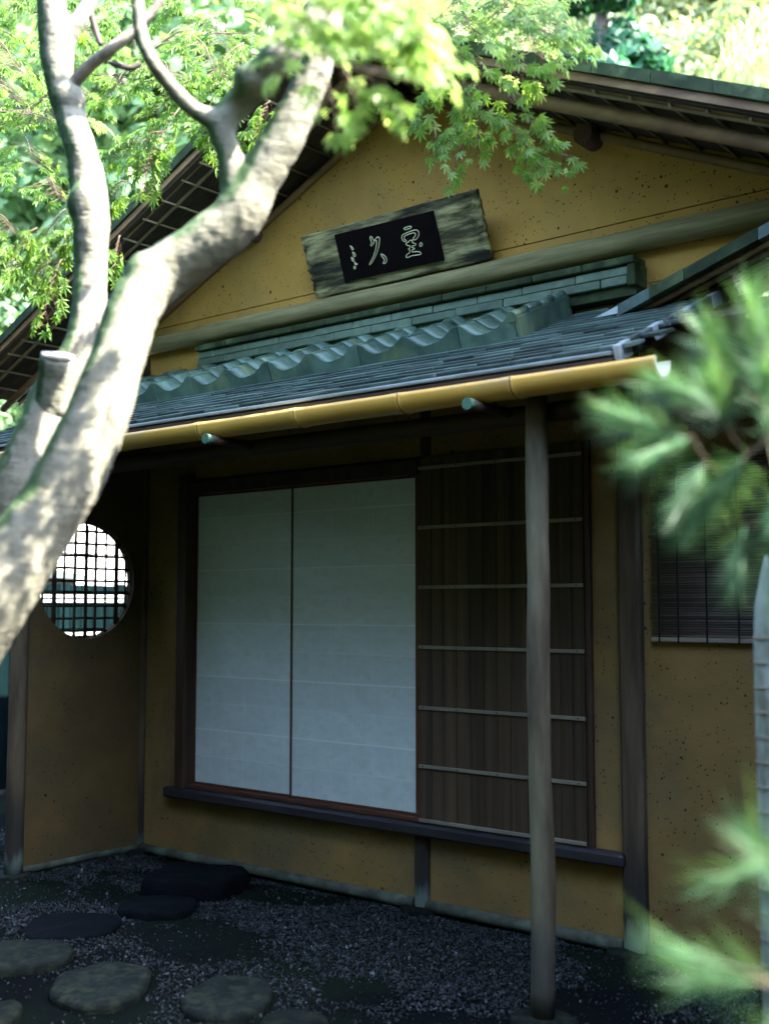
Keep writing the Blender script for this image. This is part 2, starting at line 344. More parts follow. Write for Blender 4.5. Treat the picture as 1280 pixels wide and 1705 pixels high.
tag(link('gravel', np_mesh('gravel', vv.reshape(-1, 3), FF, GRAV)), label='fine blue grey gravel strewn over damp dark soil', cat='gravel', kind='stuff')

def blobstone(name, cx, cy, rx, ry, h, rot, seed, mat, label, cat, group=None, sq=2.4, pts=None):
    rr = 40; lay = [(1.0, -.03), (1.02, h * .35), (.985, h * .8), (.93, h * .97), (.6, h * 1.02), (.25, h * 1.0)]
    V = []; F = []
    for s_, z in lay:
        for k in range(rr):
            t = 2 * PI * k / rr; c, s = math.cos(t), math.sin(t)
            r_ = (abs(c) ** sq + abs(s) ** sq) ** (-1 / sq) * (1 + .13 * mnoise.noise(Vector((c * 1.1 + seed, s * 1.1, seed))) + .05 * mnoise.noise(Vector((c * 3 + seed, s * 3, 1))) + .02 * mnoise.noise(Vector((c * 9 + seed, s * 9, 1))))
            V.append((c * r_ * rx * s_, s * r_ * ry * s_, z + .014 * mnoise.noise(Vector((c * s_ * 2 + seed, s * s_ * 2, 2)))))
    V.append((0, 0, h))
    for i in range(len(lay) - 1):
        for k in range(rr): F.append((i * rr + k, i * rr + (k + 1) % rr, (i + 1) * rr + (k + 1) % rr, (i + 1) * rr + k))
    b = (len(lay) - 1) * rr
    for k in range(rr): F.append((b + k, b + (k + 1) % rr, len(V) - 1))
    me = bpy.data.meshes.new(name); me.from_pydata(V, [], F); me.polygons.foreach_set('use_smooth', [True] * len(F)); me.materials.append(mat)
    o = link(name, me); o.location = (cx, cy, 0); o.rotation_euler.z = rot
    return tag(o, label, cat, group)
G_ = 'stepping stones in the gravel'
blobstone('stepping_stone', 1.44, -1.86, .235, .215, .032, .683, 1.2, STONE, 'pale greenish oval stepping stone with speckled top at the left edge', 'stepping stone', G_)
blobstone('stepping_stone', 2.06, -1.89, .205, .27, .032, .683, 4.6, STONE, 'large dull green rounded stepping stone between the pale oval and the egg shaped one', 'stepping stone', G_)
blobstone('stepping_stone', 2.60, -1.66, .183, .235, .032, .683, 7.3, STONE, 'egg shaped dark green stepping stone with pointed right end, nearest the slim pillar', 'stepping stone', G_)
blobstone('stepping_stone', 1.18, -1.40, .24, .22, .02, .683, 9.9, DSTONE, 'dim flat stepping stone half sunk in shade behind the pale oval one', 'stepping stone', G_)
blobstone('stepping_stone', 3.03, -1.72, .13, .14, .032, .683, 12.1, STONE, 'stepping stone whose rounded top just enters the photo bottom edge', 'stepping stone', G_)
blobstone('stepping_stone', 2.05, -2.42, .12, .18, .032, .683, 15.5, STONE, 'stepping stone cut off by the lower left corner of the photo', 'stepping stone', G_)
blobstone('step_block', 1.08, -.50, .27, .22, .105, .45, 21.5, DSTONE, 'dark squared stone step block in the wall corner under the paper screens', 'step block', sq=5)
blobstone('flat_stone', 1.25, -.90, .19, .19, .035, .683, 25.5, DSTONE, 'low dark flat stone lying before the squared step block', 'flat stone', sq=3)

# ------------------------------------------------------------------ the tea house
H = tag(empty('tea_house'), 'ochre plastered tea house with gabled roof, lean-to eave and white paper screens', 'tea house')
WT = .09
SL = .45; AX = 2.24
def roofz(x, top=4.668): return top - SL * abs(x - AX)
# walls (front plane Y = 0)
w = MB()
def wbox(x0, x1, z0, z1): w.box(x0, x1, 0, WT, z0, z1)
wbox(-.001, .44, .05, 2.44); wbox(.44, 2.30, .05, .43); wbox(2.39, 3.545, .05, .43); wbox(3.36, 3.545, .43, 2.44); wbox(2.345, 3.36, .43, 2.44)
wbox(-.001, 3.545, 2.44, 3.06); w.box(.44, 2.345, .045, WT, 2.42, 2.44); wbox(3.66, 5.6, .05, 3.0)
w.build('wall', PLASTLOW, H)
wg = MB()
zr = lambda x: roofz(x, 4.572)
wg.prism([(.02, 3.06), (5.4, 3.06), (5.4, zr(5.4)), (5.4, 3.1), (5.4, 3.1)][:2] + [(5.4, 3.17), (.02, 3.17)], 0, WT)
wg.prism([(.02, 3.174), (5.34, 3.174), (4.63, 3.496), (.0, 3.496)], -.003, WT)
wg.prism([(-.13, 3.501), (4.61, 3.501), (AX, zr(AX))], -.006, WT)
wg.build('gable_wall', PLASTER, H)
# side and back walls so the house is closed
sb = MB(); sb.box(0, .02, WT, 5.4, 0, 3.55); sb.box(5.6, 5.69, 0, 5.4, 0, 3.0); sb.box(0, 5.6, 5.3, 5.39, 0, 3.0); sb.box(.1, 5.5, WT + .02, 5.2, 3.0, 3.04)
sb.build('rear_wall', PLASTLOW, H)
# beam across the gable
pts = [(-.05 + i * .17, -.045, 3.377 + .007 * mnoise.noise(Vector((i * .5, 0, 0)))) for i in range(31)]
MB().tube(pts, [.060 + .005 * mnoise.noise(Vector((i * .4, 2, 0))) for i in range(31)], 14, jit=.09, seed=3).build('beam', BEAM, H)
# posts
def log(name, x, y, z0, z1, r, mat, seed, r2=None, wob=.004, n=16, jit=.08, parent=H):
    k = 22; pts = []
    for i in range(k):
        t = i / (k - 1)
        pts.append((x + wob * mnoise.noise(Vector((t * 3, seed, 0))), y + wob * mnoise.noise(Vector((t * 3, seed, 5))), z0 + (z1 - z0) * t))
    rr = [(r + ((r2 or r) - r) * i / (k - 1)) * (1 + .035 * mnoise.noise(Vector((i * .35, seed, 9)))) for i in range(k)]
    return MB().tube(pts, rr, n, jit=jit, seed=seed).build(name, mat, parent)
def sqpost(name, x0, x1, y0, y1, z0, z1, mat): return MB().box(x0, x1, y0, y1, z0, z1, ch=.012).build(name, mat, H)
log('corner_post', .0, -.012, -.0, 2.93, .024, POST, 2)
sqpost('post', 3.545, 3.66, -.045, .06, 0, 3.1, POST)
sqpost('short_post', 2.302, 2.388, -.035, .05, 0, .40, POST)
sqpost('upper_post', 2.335, 2.40, -.02, .05, 2.44, 3.02, DARKWOODZ)
log('end_post', -.02, -.95, -.0, 2.44, .055, POST, 7)
log('pillar', 3.741, -1.075, .02, 2.47, .047, PILLAR, 5, .044, wob=.016, jit=.18)
blobf = [(3.60, -.02, .13), (0, -.03, .09), (-.02, -.96, .12), (3.741, -1.075, .13), (2.345, -.03, .1)]
for i, (x, y, r_) in enumerate(blobf):
    o = blobstone('foundation_stone', x, y, r_, r_ * .9, .022 if i != 3 else .03, i, 30 + i * 3, STONE, None, None); o.parent = H
# wall base rails
for x0, x1 in ((.03, 2.30), (2.39, 3.54), (3.665, 5.6)):
    n_ = max(3, int((x1 - x0) / .2)); MB().tube([(x0 + (x1 - x0) * i / n_, -.02, .03 + .005 * mnoise.noise(Vector((i + x0, 0, 0)))) for i in range(n_ + 1)], .032, 10, jit=.1, seed=x0).build('base_rail', RAILM, H)
MB().tube([(-.02, -.02 - i * .13, .03) for i in range(8)], .03, 10, jit=.1, seed=8).build('base_rail', RAILM, H)
# return wall with the round window
def annulus(cy, cz, r, y0, y1, z0, z1, x0, x1):
    m = MB(); n = 64; inn = []; outp = []
    for k in range(n):
        t = 2 * PI * (k + .5) / n; c, s = math.cos(t), math.sin(t)
        inn.append((cy + r * c, cz + r * s))
        k_ = min(((y1 - cy) / c if c > 0 else (y0 - cy) / c) if abs(c) > 1e-6 else 1e9, ((z1 - cz) / s if s > 0 else (z0 - cz) / s) if abs(s) > 1e-6 else 1e9)
        outp.append((cy + k_ * c, cz + k_ * s))
    cor = [(y0, z0), (y1, z0), (y1, z1), (y0, z1)]
    for c_ in cor:
        j = min(range(n), key=lambda i: (outp[i][0] - c_[0]) ** 2 + (outp[i][1] - c_[1]) ** 2); outp[j] = c_
    vs_ = []
    for xx in (x0, x1): vs_ += [(xx, y, z) for y, z in inn] + [(xx, y, z) for y, z in outp]
    fs = []
    for k in range(n):
        q = (k + 1) % n
        fs += [(k, q, n + q, n + k), (2 * n + k, 3 * n + k, 3 * n + q, 2 * n + q), (k, 2 * n + k, 2 * n + q, q)]
    m.add(vs_, fs); return m
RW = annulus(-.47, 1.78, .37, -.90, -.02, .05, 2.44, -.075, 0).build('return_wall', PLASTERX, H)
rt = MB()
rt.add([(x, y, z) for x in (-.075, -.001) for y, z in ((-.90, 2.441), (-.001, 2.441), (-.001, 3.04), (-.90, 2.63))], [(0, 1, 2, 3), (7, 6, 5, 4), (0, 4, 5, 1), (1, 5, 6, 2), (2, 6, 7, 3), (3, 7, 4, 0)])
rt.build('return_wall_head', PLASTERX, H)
RWIN = MB()
for k in range(48):
    pass
ring = [(-.037, -.47 + .372 * math.cos(2 * PI * k / 48), 1.78 + .372 * math.sin(2 * PI * k / 48)) for k in range(49)]
RWIN.tube(ring, .006, 6, caps=False); win = RWIN.build('round_window', DARKWOOD, H)
for i in range(9):
    u = -.32 + i * .08; h = math.sqrt(max(0, .368 ** 2 - u * u)); wv = .0095 if i % 2 else .007
    MB().tube([(-.03, -.47 + u + .004 * mnoise.noise(Vector((i, j * .8, 1))), 1.78 - h + 2 * h * j / 6) for j in range(7)], wv, 6).build('lattice_reed', DARKWOOD, win)
    if i % 3 == 1: MB().tube([(-.03, -.47 + u + .014, 1.78 - h * .98 + 1.96 * h * j / 6) for j in range(7)], wv * .8, 6).build('lattice_reed', DARKWOOD, win)
    MB().tube([(-.044, -.47 - h + 2 * h * j / 6, 1.78 + u + .004 * mnoise.noise(Vector((i, j * .8, 7)))) for j in range(7)], .0085, 6).build('lattice_reed', DARKWOOD, win)
    if i % 3 == 0: MB().tube([(-.044, -.47 - h * .97 + 1.94 * h * j / 6, 1.78 + u + .013) for j in range(7)], .004, 6).build('lattice_reed', DARKWOOD, win)
# screen frame
f = MB()
f.box(.40, .487, -.075, .04, .40, 2.47, ch=.004)
f.box(.487, 2.345, -.055, .04, 2.345, 2.42, ch=.004)
f.build('window_frame', DARKWOODZ, H)
MB().box(2.306, 2.345, -.02, .04, .47, 2.345, ch=.003).build('window_jamb', REDWOOD, H)
MB().box(.487, 2.345, -.03, .04, .462, .487, ch=.003).build('sill_rail', REDWOOD, H)
MB().box(.487, 2.306, -.056, .0, 2.338, 2.3445, ch=.001).build('head_rail', REDWOOD, H)
MB().box(.30, 3.57, -.088, -.0, .398, .4605, ch=.012).build('sill_timber', SILL, H)
# shoji screens with overlapped paper strips
for sx, (x0, x1) in enumerate(((.489, 1.372), (1.352, 2.306))):
    yf = .012 if sx == 0 else .0
    fr = MB(); z0, z1 = .489, 2.337
    fr.box(x0, x0 + .009 if sx else x0 + .006, yf - .004, yf + .03, z0, z1); fr.box(x1 - .006, x1, yf - .004, yf + .03, z0, z1)
    fr.box(x0 + .006, x1 - .006, yf + .0, yf + .03, z0, z0 + .012); fr.box(x0 + .006, x1 - .006, yf + .0, yf + .03, z1 - .01, z1)
    # kumiko lattice behind the paper
    for k in range(1, 11): fr.box(x0 + .009, x1 - .006, yf + .012, yf + .026, z0 + k * .168 - .003, z0 + k * .168 + .003)
    for k in range(1, 6): fr.box(x0 + k * (x1 - x0) / 6 - .003, x0 + k * (x1 - x0) / 6 + .003, yf + .0125, yf + .0265, z0 + .013, z1 - .011)
    scr = fr.build('shoji_screen', REDWOOD, H)
    scr['label'] = 'left paper screen, partly slid behind the right one' if sx == 0 else 'right paper screen'
    for k in range(11):
        a = z0 + .012 + k * .168; b = min(a + .1668, z1 - .01)
        yy = yf + .006 - (.0006 if k % 2 else 0)
        m_ = MB().box(x0 + .0092, x1 - .0062, yy, yy + .0015, a, b); m_.build('paper_strip', PAPER, scr)
        if k: MB().box(x0 + .0092, x1 - .0062, yy - .0012 - (.0006 if not k % 2 else 0), yy - .0001 - (.0006 if not k % 2 else 0), a - (.0042 if k % 2 == 0 else .0024), a + (.0036 if k % 2 == 0 else .0018)).build('paper_seam', SEAM if k % 2 == 0 else SEAMF, scr)
        for j in range(1, 6):
            if (j + k // 2) % 2 and j != 3 and rnd.random() < .6: continue
            xx = x0 + j * (x1 - x0) / 6 + (.01 if k // 2 % 2 else 0)
            MB().box(xx - .0015, xx + .0015, yy - .0006, yy - .0001, a + .004, b - .004).build('paper_seam', SEAMF, scr)
# boarded shutter panel
dx0, dx1, dz0, dz1 = 2.349, 3.362, .455, 2.43
dr = MB().box(dx0, dx1, -.024, -.004, dz0, dz1).build('board_shutter', DARKWOODZ, H)
ed = [2.352, 2.43, 2.508, 2.597, 2.683, 2.768, 2.852, 2.934, 3.03, 3.10, 3.158, 3.224, 3.291, 3.36]
for i in range(len(ed) - 1):
    MB().box(ed[i] + .0012, ed[i + 1] - .0012, -.036 - rnd.random() * .003, -.0245, dz0 + .002, dz1 - .002, ch=.0015).build('plank', PLANK, dr)
for i, z in enumerate([.478, .762, 1.073, 1.397, 1.72, 2.044, 2.37]):
    m_ = MB().box(dx0, dx1, -.050, -.0395, z - .0095, z + .0095, ch=.002)
    b_ = m_.build('batten', BATTEN, dr)
    for q in (.03, .25, .50, .75, .965):
        MB().tube([(dx0 + (dx1 - dx0) * q, -.0495, z), (dx0 + (dx1 - dx0) * q, -.0525, z)], .004, 8).build('nail_head', NAIL, dr) if i else None
MB().box(3.363, 3.39, -.03, 0, .45, 2.44, ch=.003).build('shutter_jamb', DARKWOODZ, H)

# ------------------------------------------------------------------ lean-to roof
LR = MB().box(-.55, 4.15, -1.16, .0, -.03, -.006).build('lean_to_roof', ROOFBOARD, H)
# tilt the sheathing: map local y -> slope
HS = .43; hz = lambda y: 2.575 + HS * (y + 1.17)
for v in LR.data.vertices: v.co.z += hz(v.co.y)
for i in range(12):
    x = -.4 + i * .405
    MB().tube([(x, -1.13, hz(-1.13) - .058), (x, 0, hz(0) - .058)], .024, 8).build('rafter', POLE, LR)
for y in [-1.05, -.85, -.65, -.45, -.25]: MB().box(-.55, 4.15, y - .012, y + .012, hz(y) - .034, hz(y) - .026).build('lath', SPLIT, LR)
MB().tube([(-.45 + i * .25, -.985, 2.41 + .004 * mnoise.noise(Vector((i, 3, 3)))) for i in range(19)], .043, 12, jit=.06).build('eave_beam', DARKWOOD, H)
tilt = math.atan(HS)
def slopeM(x, y, dz, extra=0.0): return Matrix.Translation((x, y, hz(y) + dz)) @ Matrix.Rotation(tilt + extra, 4, 'X')
# shingles
SH = [MB().box(0, wd, 0, .135, 0, .015, ch=.0015).mesh('shingle', SHINGLE) for wd in (.13, .165, .20, .245)]
SW = (.13, .165, .20, .245)
for r_ in range(9):
    y = -1.168 + r_ * .075
    x = -.55 + rnd.uniform(-.1, 0)
    if r_ > 7: x = 3.3
    while x < 4.14:
        q = rnd.randrange(1, 4); wd = SW[q]
        if x + wd > 4.165: q = 0; wd = .13
        link('roof_shingle', SH[q], LR, slopeM(x, y + rnd.uniform(-.010, .006), .006 + rnd.uniform(0, .005), -.11 + rnd.uniform(-.025, .015))); x += wd + .002
for r_ in range(9, 15):
    y = -1.168 + r_ * .075; x = 3.36
    while x < 4.0: link('roof_shingle', SH[2], LR, slopeM(x, y, .008, -.10)); x += .202
MB().box(-.55, 4.14, -1.192, -1.165, 2.564, 2.577, ch=.004).build('eave_board', EAVESTRIP, LR)
MB().box(-.55, 4.14, -1.185, -1.16, 2.515, 2.552, ch=.003).build('eave_batten', DARKWOOD, LR)
# right verge of the lean-to: overlapping slips
for i in range(12):
    y = -1.19 + i * .095
    MB().box(4.15, 4.178, 0, .105, -.042, .022, ch=.003).build('verge_slip', SHINGLE if i % 3 else EAVESTRIP, LR, slopeM(0, y, .004 + .003 * (i % 2), .02))
# wave tiles
TW = .321; TX0 = .11
def wave(u): # u 0..1 across one tile: broad trough, crest at the right
    return .031 * (math.cos(2 * PI * (u + .06)) + .25 * math.cos(4 * PI * (u + .02)))
def tilemesh(front):
    m = MB(); n = 18; L_ = .165; th = .014; vs_ = []
    for j, (yy, dz) in enumerate(((0, 0), (L_, 0), (L_, -th), (0, -th))):
        for i in range(n + 1): vs_.append((i / n * (TW + .012), yy, wave(i / n * (TW + .012) / TW) + dz))
    k = n + 1; fs = []
    for i in range(n):
        for j in range(4):
            fs.append((j * k + i, j * k + i + 1, ((j + 1) % 4) * k + i + 1, ((j + 1) % 4) * k + i))
    fs += [(0, k, 2 * k, 3 * k), (n, k + n, 2 * k + n, 3 * k + n)]
    m.add(vs_, fs, 0, False)
    m.sm = [True if idx % 4 == 0 and idx < n * 4 else False for idx in range(len(m.f))]
    if front:
        b = [(i / n * TW * .992, wave(i / n) - .001) for i in range(n + 1)]
        poly = b + [(TW * .992, -.088), (0, -.088)]
        m.prism(poly, -.012, .004)
    return m.mesh('pan_tile', TILE)
TF, TN = tilemesh(True), tilemesh(False)
for r_ in range(4):
    for c_ in range(10):
        y = -.555 + r_ * .118
        link('pan_tile', TF if r_ == 0 else TN, LR, slopeM(TX0 + c_ * TW + rnd.uniform(-.004, .004), y + rnd.uniform(-.006, .006), .092 + rnd.uniform(-.005, .005), -.05 + rnd.uniform(-.03, .03)) if r_ == 0 else slopeM(TX0 + c_ * TW + rnd.uniform(-.003, .003), y + rnd.uniform(-.005, .005), .097 + rnd.uniform(-.004, .004), -.09 + rnd.uniform(-.03, .03)))
bed = MB(); bed.box(TX0 + .01, TX0 + 10 * TW - .01, -.53, 0, -.0, .05)
for v_i, v in enumerate(bed.v): bed.v[v_i] = (v[0], v[1], v[2] + hz(v[1]) + .002)
bed.build('tile_bedding', SOIL, LR)
xe = TX0 + 10 * TW
for r_ in range(4):
    y = -.56 + r_ * .118
    m_ = MB().box(-.002, .018, -.01, .125, -.095, .03, ch=.003)
    m_.tube([(-.012, -.012, .034), (-.012, .125, .034)], .026, 12)
    m_.build('verge_tile', TILE, LR, slopeM(xe, y, .092 + .004 * (r_ % 2), -.03))
# noshi ridge courses against the wall
NR = MB().box(.625, 3.70, -.10, 0, 3.10, 3.150).build('flat_tile_ridge', TILEDARK, H)
for k, (z0, z1, yf, off) in enumerate(((3.152, 3.196, -.122, 0), (3.199, 3.243, -.113, .14))):
    x = .62; first = True
    while x < 3.66:
        L_ = (.29 + rnd.uniform(-.02, .02)) if not (first and off) else off; first = False
        x1 = min(x + L_, 3.665)
        MB().box(x + .0015, x1 - .0015, yf + rnd.uniform(-.003, .003), -.004, z0, z1 + rnd.uniform(-.002, 0), ch=.004).build('flat_tile', NOSHI, NR); x = x1
for i in range(11):
    x = .61 + i * .2815; MB().box(x + .001, x + .2805, -.135, -.004, 3.248, 3.285, ch=.005).build('cap_tile', TILEDARK, NR)
MB().box(3.668, 3.712, -.13, -.004, 3.14, 3.246, ch=.005).build('end_tile', TILEDARK, NR)
MB().box(.6, 3.3, -.09, -.004, 3.055, 3.098, ch=.004).build('ridge_mortar', DSTONE, NR)
# bamboo gutter
gseg = [-.65, -.02, .63, 1.288, 1.941, 2.59, 3.191, 3.752, 4.37]
def halfpipe(x0, x1, r, th, n=14, sw=.0):
    m = MB(); vs_ = []; a0, a1 = PI * 1.0 - .25, 2 * PI + .25
    xs = [x0, x0 + .012, x0 + .05, (x0 + x1) / 2, x1 - .05, x1 - .012, x1]; ex = [.0045, .003, 0, -.001, 0, .003, .0045]
    for x, e_ in zip(xs, ex):
        for rr in (r + e_, r - th):
            for k in range(n + 1):
                t = a0 + (a1 - a0) * k / n; vs_.append((x, math.cos(t) * rr, math.sin(t) * rr))
    k = n + 1; fs = []; mi = []; S = 2 * k
    for j in range(len(xs) - 1):
        for i in range(n):
            fs.append((j * S + i, j * S + i + 1, (j + 1) * S + i + 1, (j + 1) * S + i)); mi.append(0)
            fs.append((j * S + k + i, (j + 1) * S + k + i, (j + 1) * S + k + i + 1, j * S + k + i + 1)); mi.append(1)
        for i in (0, n): fs.append((j * S + i, (j + 1) * S + i, (j + 1) * S + k + i, j * S + k + i)); mi.append(1)
    for j in (0, len(xs) - 1):
        for i in range(n): fs.append((j * S + i, j * S + i + 1, j * S + k + i + 1, j * S + k + i)); mi.append(1)
    for f_, q in zip(fs, mi): m.f.append(f_); m.mi.append(q); m.sm.append(q == 0)
    m.v = vs_; return m
GUT = empty('bamboo_gutter', (0, -1.222, 2.497)); GUT.parent = H
for i in range(len(gseg) - 1):
    dz = .004 * mnoise.noise(Vector((i, 7, 7)))
    halfpipe(gseg[i] + .004, gseg[i + 1] - .004, .062, .012).build('bamboo_segment', [BAMBOO, BAMCUT], GUT, Matrix.Translation((0, 0, dz)))
for x in gseg[1:-1]:
    halfpipe(x - .0028, x + .0028, .0625, .012).build('bamboo_node', [BAMNODE, BAMNODE], GUT)
for x in (2.045, 3.575):
    m_ = MB().tube([(x, -1.0, 2.42), (x, -1.315, 2.42)], .022, 10); br = m_.build('gutter_arm', DARKWOOD, H)
    MB().tube([(x, -1.295, 2.42), (x, -1.325, 2.42)], .025, 12).build('copper_cap', VERD, br)
for x in ():
    MB().tube([(x, -1.16, 2.53), (x + .01, -1.17, 2.46), (x + .02, -1.21, 2.448), (x + .03, -1.26, 2.47), (x + .03, -1.272, 2.50)], .004, 6).build('gutter_hook', DARKWOOD, H)

# ------------------------------------------------------------------ main roof
MR = empty('main_roof', (AX, 0, 4.5)); MR.parent = H; MR.matrix_parent_inverse = Matrix.Identity(4)
def RB(m, name, mat): # children given in world coordinates
    o = m.build(name, mat, MR); o.location = (-AX, 0, -4.5); return o
YV = -.80; XL, XR = -1.05, 6.0
for sgn, xe_ in ((-1, XL), (1, XR)):
    m_ = MB(); xa, xb = (xe_, AX) if sgn < 0 else (AX, xe_)
    m_.prism([(xa, roofz(xa, 4.64)), (xb, roofz(xb, 4.64)), (xb, roofz(xb, 4.575)), (xa, roofz(xa, 4.575))], YV + .03, 5.5)
    RB(m_, 'roof_slope', TILEDARK)
    m_ = MB(); # soffit boards running along the slope, butted
    y = YV + .035; 
    while y < 0:
        y1 = min(y + .13, 0); o_ = rnd.uniform(0, .004)
        mm = MB().prism([(xa, roofz(xa, 4.574 - o_)), (xb, roofz(xb, 4.574 - o_)), (xb, roofz(xb, 4.562 - o_)), (xa, roofz(xa, 4.562 - o_))], y + .002, y1 - .002)
        RB(mm, 'soffit_board', ROOFBOARD); y = y1
    # verge tiles, one by one
    n_ = int(abs(xe_ - AX) / .27)
    for i in range(n_ + 1):
        xs_ = AX + sgn * i * .27; x2 = AX + sgn * (i + 1) * .27; a, b = min(xs_, x2), max(xs_, x2); o_ = .004 * (i % 2) + rnd.uniform(0, .003)
        mm = MB().prism([(a + .0015, roofz(a, 4.668 + o_)), (b - .0015, roofz(b, 4.668 + o_)), (b - .0015, roofz(b, 4.615)), (a + .0015, roofz(a, 4.615))], YV + rnd.uniform(0, .006), YV + .22)
        RB(mm, 'verge_tile', TILEDARK)
    RB(MB().prism([(xa, roofz(xa, 4.612)), (xb, roofz(xb, 4.612)), (xb, roofz(xb, 4.574)), (xa, roofz(xa, 4.574))], YV + .02, YV + .07), 'barge_board', POLE)
    def sloped(name, y, top, r, mat, n=10, jit=.06):
        k = 16; pts = [(AX + sgn * .02 + (xe_ - AX - sgn * .02) * i / k, y + .003 * mnoise.noise(Vector((i, sgn, y * 9))), roofz(AX + (xe_ - AX) * i / k, top)) for i in range(k + 1)]
        RB(MB().tube(pts, r, n, jit=jit, seed=y), name, mat)
    sloped('long_batten', -.63 if sgn < 0 else -.70, 4.545, .011, SPLIT)
    sloped('long_batten', -.32, 4.545, .011, SPLIT)
    sloped('rafter_pole', -.45 if sgn < 0 else -.60, 4.49, .034 if sgn > 0 else .026, POLE, 12)
    sloped('wall_pole', -.022, 4.508, .024, POLE, 10)
    sloped('edge_pole', YV + .085, 4.57, .018, POLE, 10)
    n_ = int(abs(xe_ - AX) / .172)
    for i in range(1, n_):
        x = AX + sgn * (i * .172 + .05) + rnd.uniform(-.012, .012); z = roofz(x, 4.5515); sk = rnd.uniform(-.008, .008)
        m_ = MB().tube([(x, YV + .06, z), (x + sk, -.003, z)], .0075, 6); RB(m_, 'short_batten', SPLIT)
RB(MB().tube([(AX, YV + .0, 4.70), (AX, 5.5, 4.70)], .075, 14), 'ridge_cap', TILEDARK)
for x, z, r_, ye in ((AX, 4.47, .058, -.20), (AX + 1.2, 3.945, .052, -.13), (AX - 1.2, 3.955, .050, -.10)):
    RB(MB().tube([(x, ye, z), (x, ye + .2, z), (x, .3, z)], r_, 18, jit=.04, seed=x), 'purlin', LOG)

# ------------------------------------------------------------------ right wing roof (its verge climbs out of the picture)
RR = empty('wing_roof', (4, 0, 3)); RR.parent = H
def RRB(m, name, mat):
    o = m.build(name, mat, RR); o.location = (-4, 0, -3); return o
wz = lambda x, t=0.: 2.955 + .335 * (x - 3.72) + t
x = 3.76; i = 0
while x < 6.3:
    x1 = x + .165
    RRB(MB().prism([(x, wz(x, .0)), (x1 - .002, wz(x1, .0)), (x1 - .002, wz(x1, -.052)), (x, wz(x, -.052))], -.42 - .004 * (i % 2), -.30), 'verge_tile', TILEDARK if i % 4 else SHINGLE); x = x1; i += 1
RRB(MB().add([(3.64, -.40, 2.935), (3.77, -.425, 2.965), (3.77, -.30, 2.965), (3.77, -.425, 2.93)], [(0, 1, 2), (0, 3, 1), (0, 2, 3), (1, 3, 2)]), 'corner_tile', EAVE)
RRB(MB().prism([(3.76, wz(3.76, -.004)), (6.5, wz(6.5, -.004)), (6.5, wz(6.5, -.03)), (3.76, wz(3.76, -.03))], -.30, -.02), 'roof_slope', TILEDARK)
for y in (-.36, -.28, -.19, -.10): RRB(MB().tube([(3.85, y, wz(3.85, -.065)), (6.4, y, wz(6.4, -.065))], .014, 8), 'rafter_pole', POLE)
for k in range(14):
    x = 3.9 + k * .18; RRB(MB().tube([(x, -.41, wz(x, -.043)), (x, -.02, wz(x, -.043))], .008, 6), 'short_batten', SPLIT)
# ceiling of the wing's low eave above the blind
RRB(MB().box(4.19, 6.3, -.8, -.01, 2.74, 2.765), 'eave_ceiling', DARKWOOD)
for k in range(9): RRB(MB().tube([(4.3 + k * .22, -.8, 2.725), (4.3 + k * .22, -.02, 2.725)], .012, 8), 'eave_pole', POLE)

# ------------------------------------------------------------------ signboard
SBm = Matrix(((1, 0, 0, 1.612), (0, -.3788, -.9255, -.06), (0, .9255, -.3788, 3.443), (0, 0, 0, 1)))   # x along the beam, y up the board, z out
SG = empty('signboard'); SG.matrix_world = SBm
tag(SG, 'weathered plank signboard with black panel and gold characters, leaning over the gable beam', 'signboard')
nb = 90; m_ = MB(); xs = [i / nb * 1.253 for i in range(nb + 1)]
def edg(t, s_, a): return a * mnoise.noise(Vector((t * 3.1, s_, 0))) + a * .5 * mnoise.noise(Vector((t * 9, s_, 4)))
nv = 40; vs_ = []; 
for zf in (0, 1):
    for j in range(nv + 1):
        v = j / nv
        for i in range(nb + 1):
            u = i / nb; x = u * 1.253; y = v * .366
            if i == 0: x += edg(v * 3, 1, .007)
            if i == nb: x += edg(v * 3, 2, .007)
            if j == 0: y += edg(u * 2, 3, .004)
            if j == nv: y += edg(u * 2, 5, .004)
            endf = max(0, 1 - min(u, 1 - u) / .22)
            groove = .006 * mnoise.noise(Vector((x * 1.3, y * 48, 0))) * (.45 + 1.1 * endf)
            z = (.035 + groove + .004 * mnoise.noise(Vector((x * 3, y * 9, 2))) - .02 * endf ** 6 if zf else -.004)
            vs_.append((x, y, z))
k = nb + 1; S = (nv + 1) * k; fs = []
for j in range(nv):
    for i in range(nb):
        a = j * k + i; fs += [(S + a, S + a + 1, S + a + k + 1, S + a + k), (a, a + k, a + k + 1, a + 1)]
for i in range(nb): fs += [(i, i + 1, S + i + 1, S + i), (nv * k + i, S + nv * k + i, S + nv * k + i + 1, nv * k + i + 1)]
for j in range(nv): fs += [(j * k, S + j * k, S + (j + 1) * k, (j + 1) * k), (j * k + nb, (j + 1) * k + nb, S + (j + 1) * k + nb, S + j * k + nb)]
m_.add(vs_, fs, 0, True); m_.build('board', BOARD, SG)
MB().add([(.27, .055, .03), (.973, .050, .03), (.974, .316, .03), (.279, .328, .03), (.27, .055, .048), (.973, .050, .048), (.974, .316, .048), (.279, .328, .048)], [(4, 5, 6, 7), (0, 1, 5, 4), (1, 2, 6, 5), (2, 3, 7, 6), (3, 0, 4, 7)]).build('black_panel', BLACKP, SG)
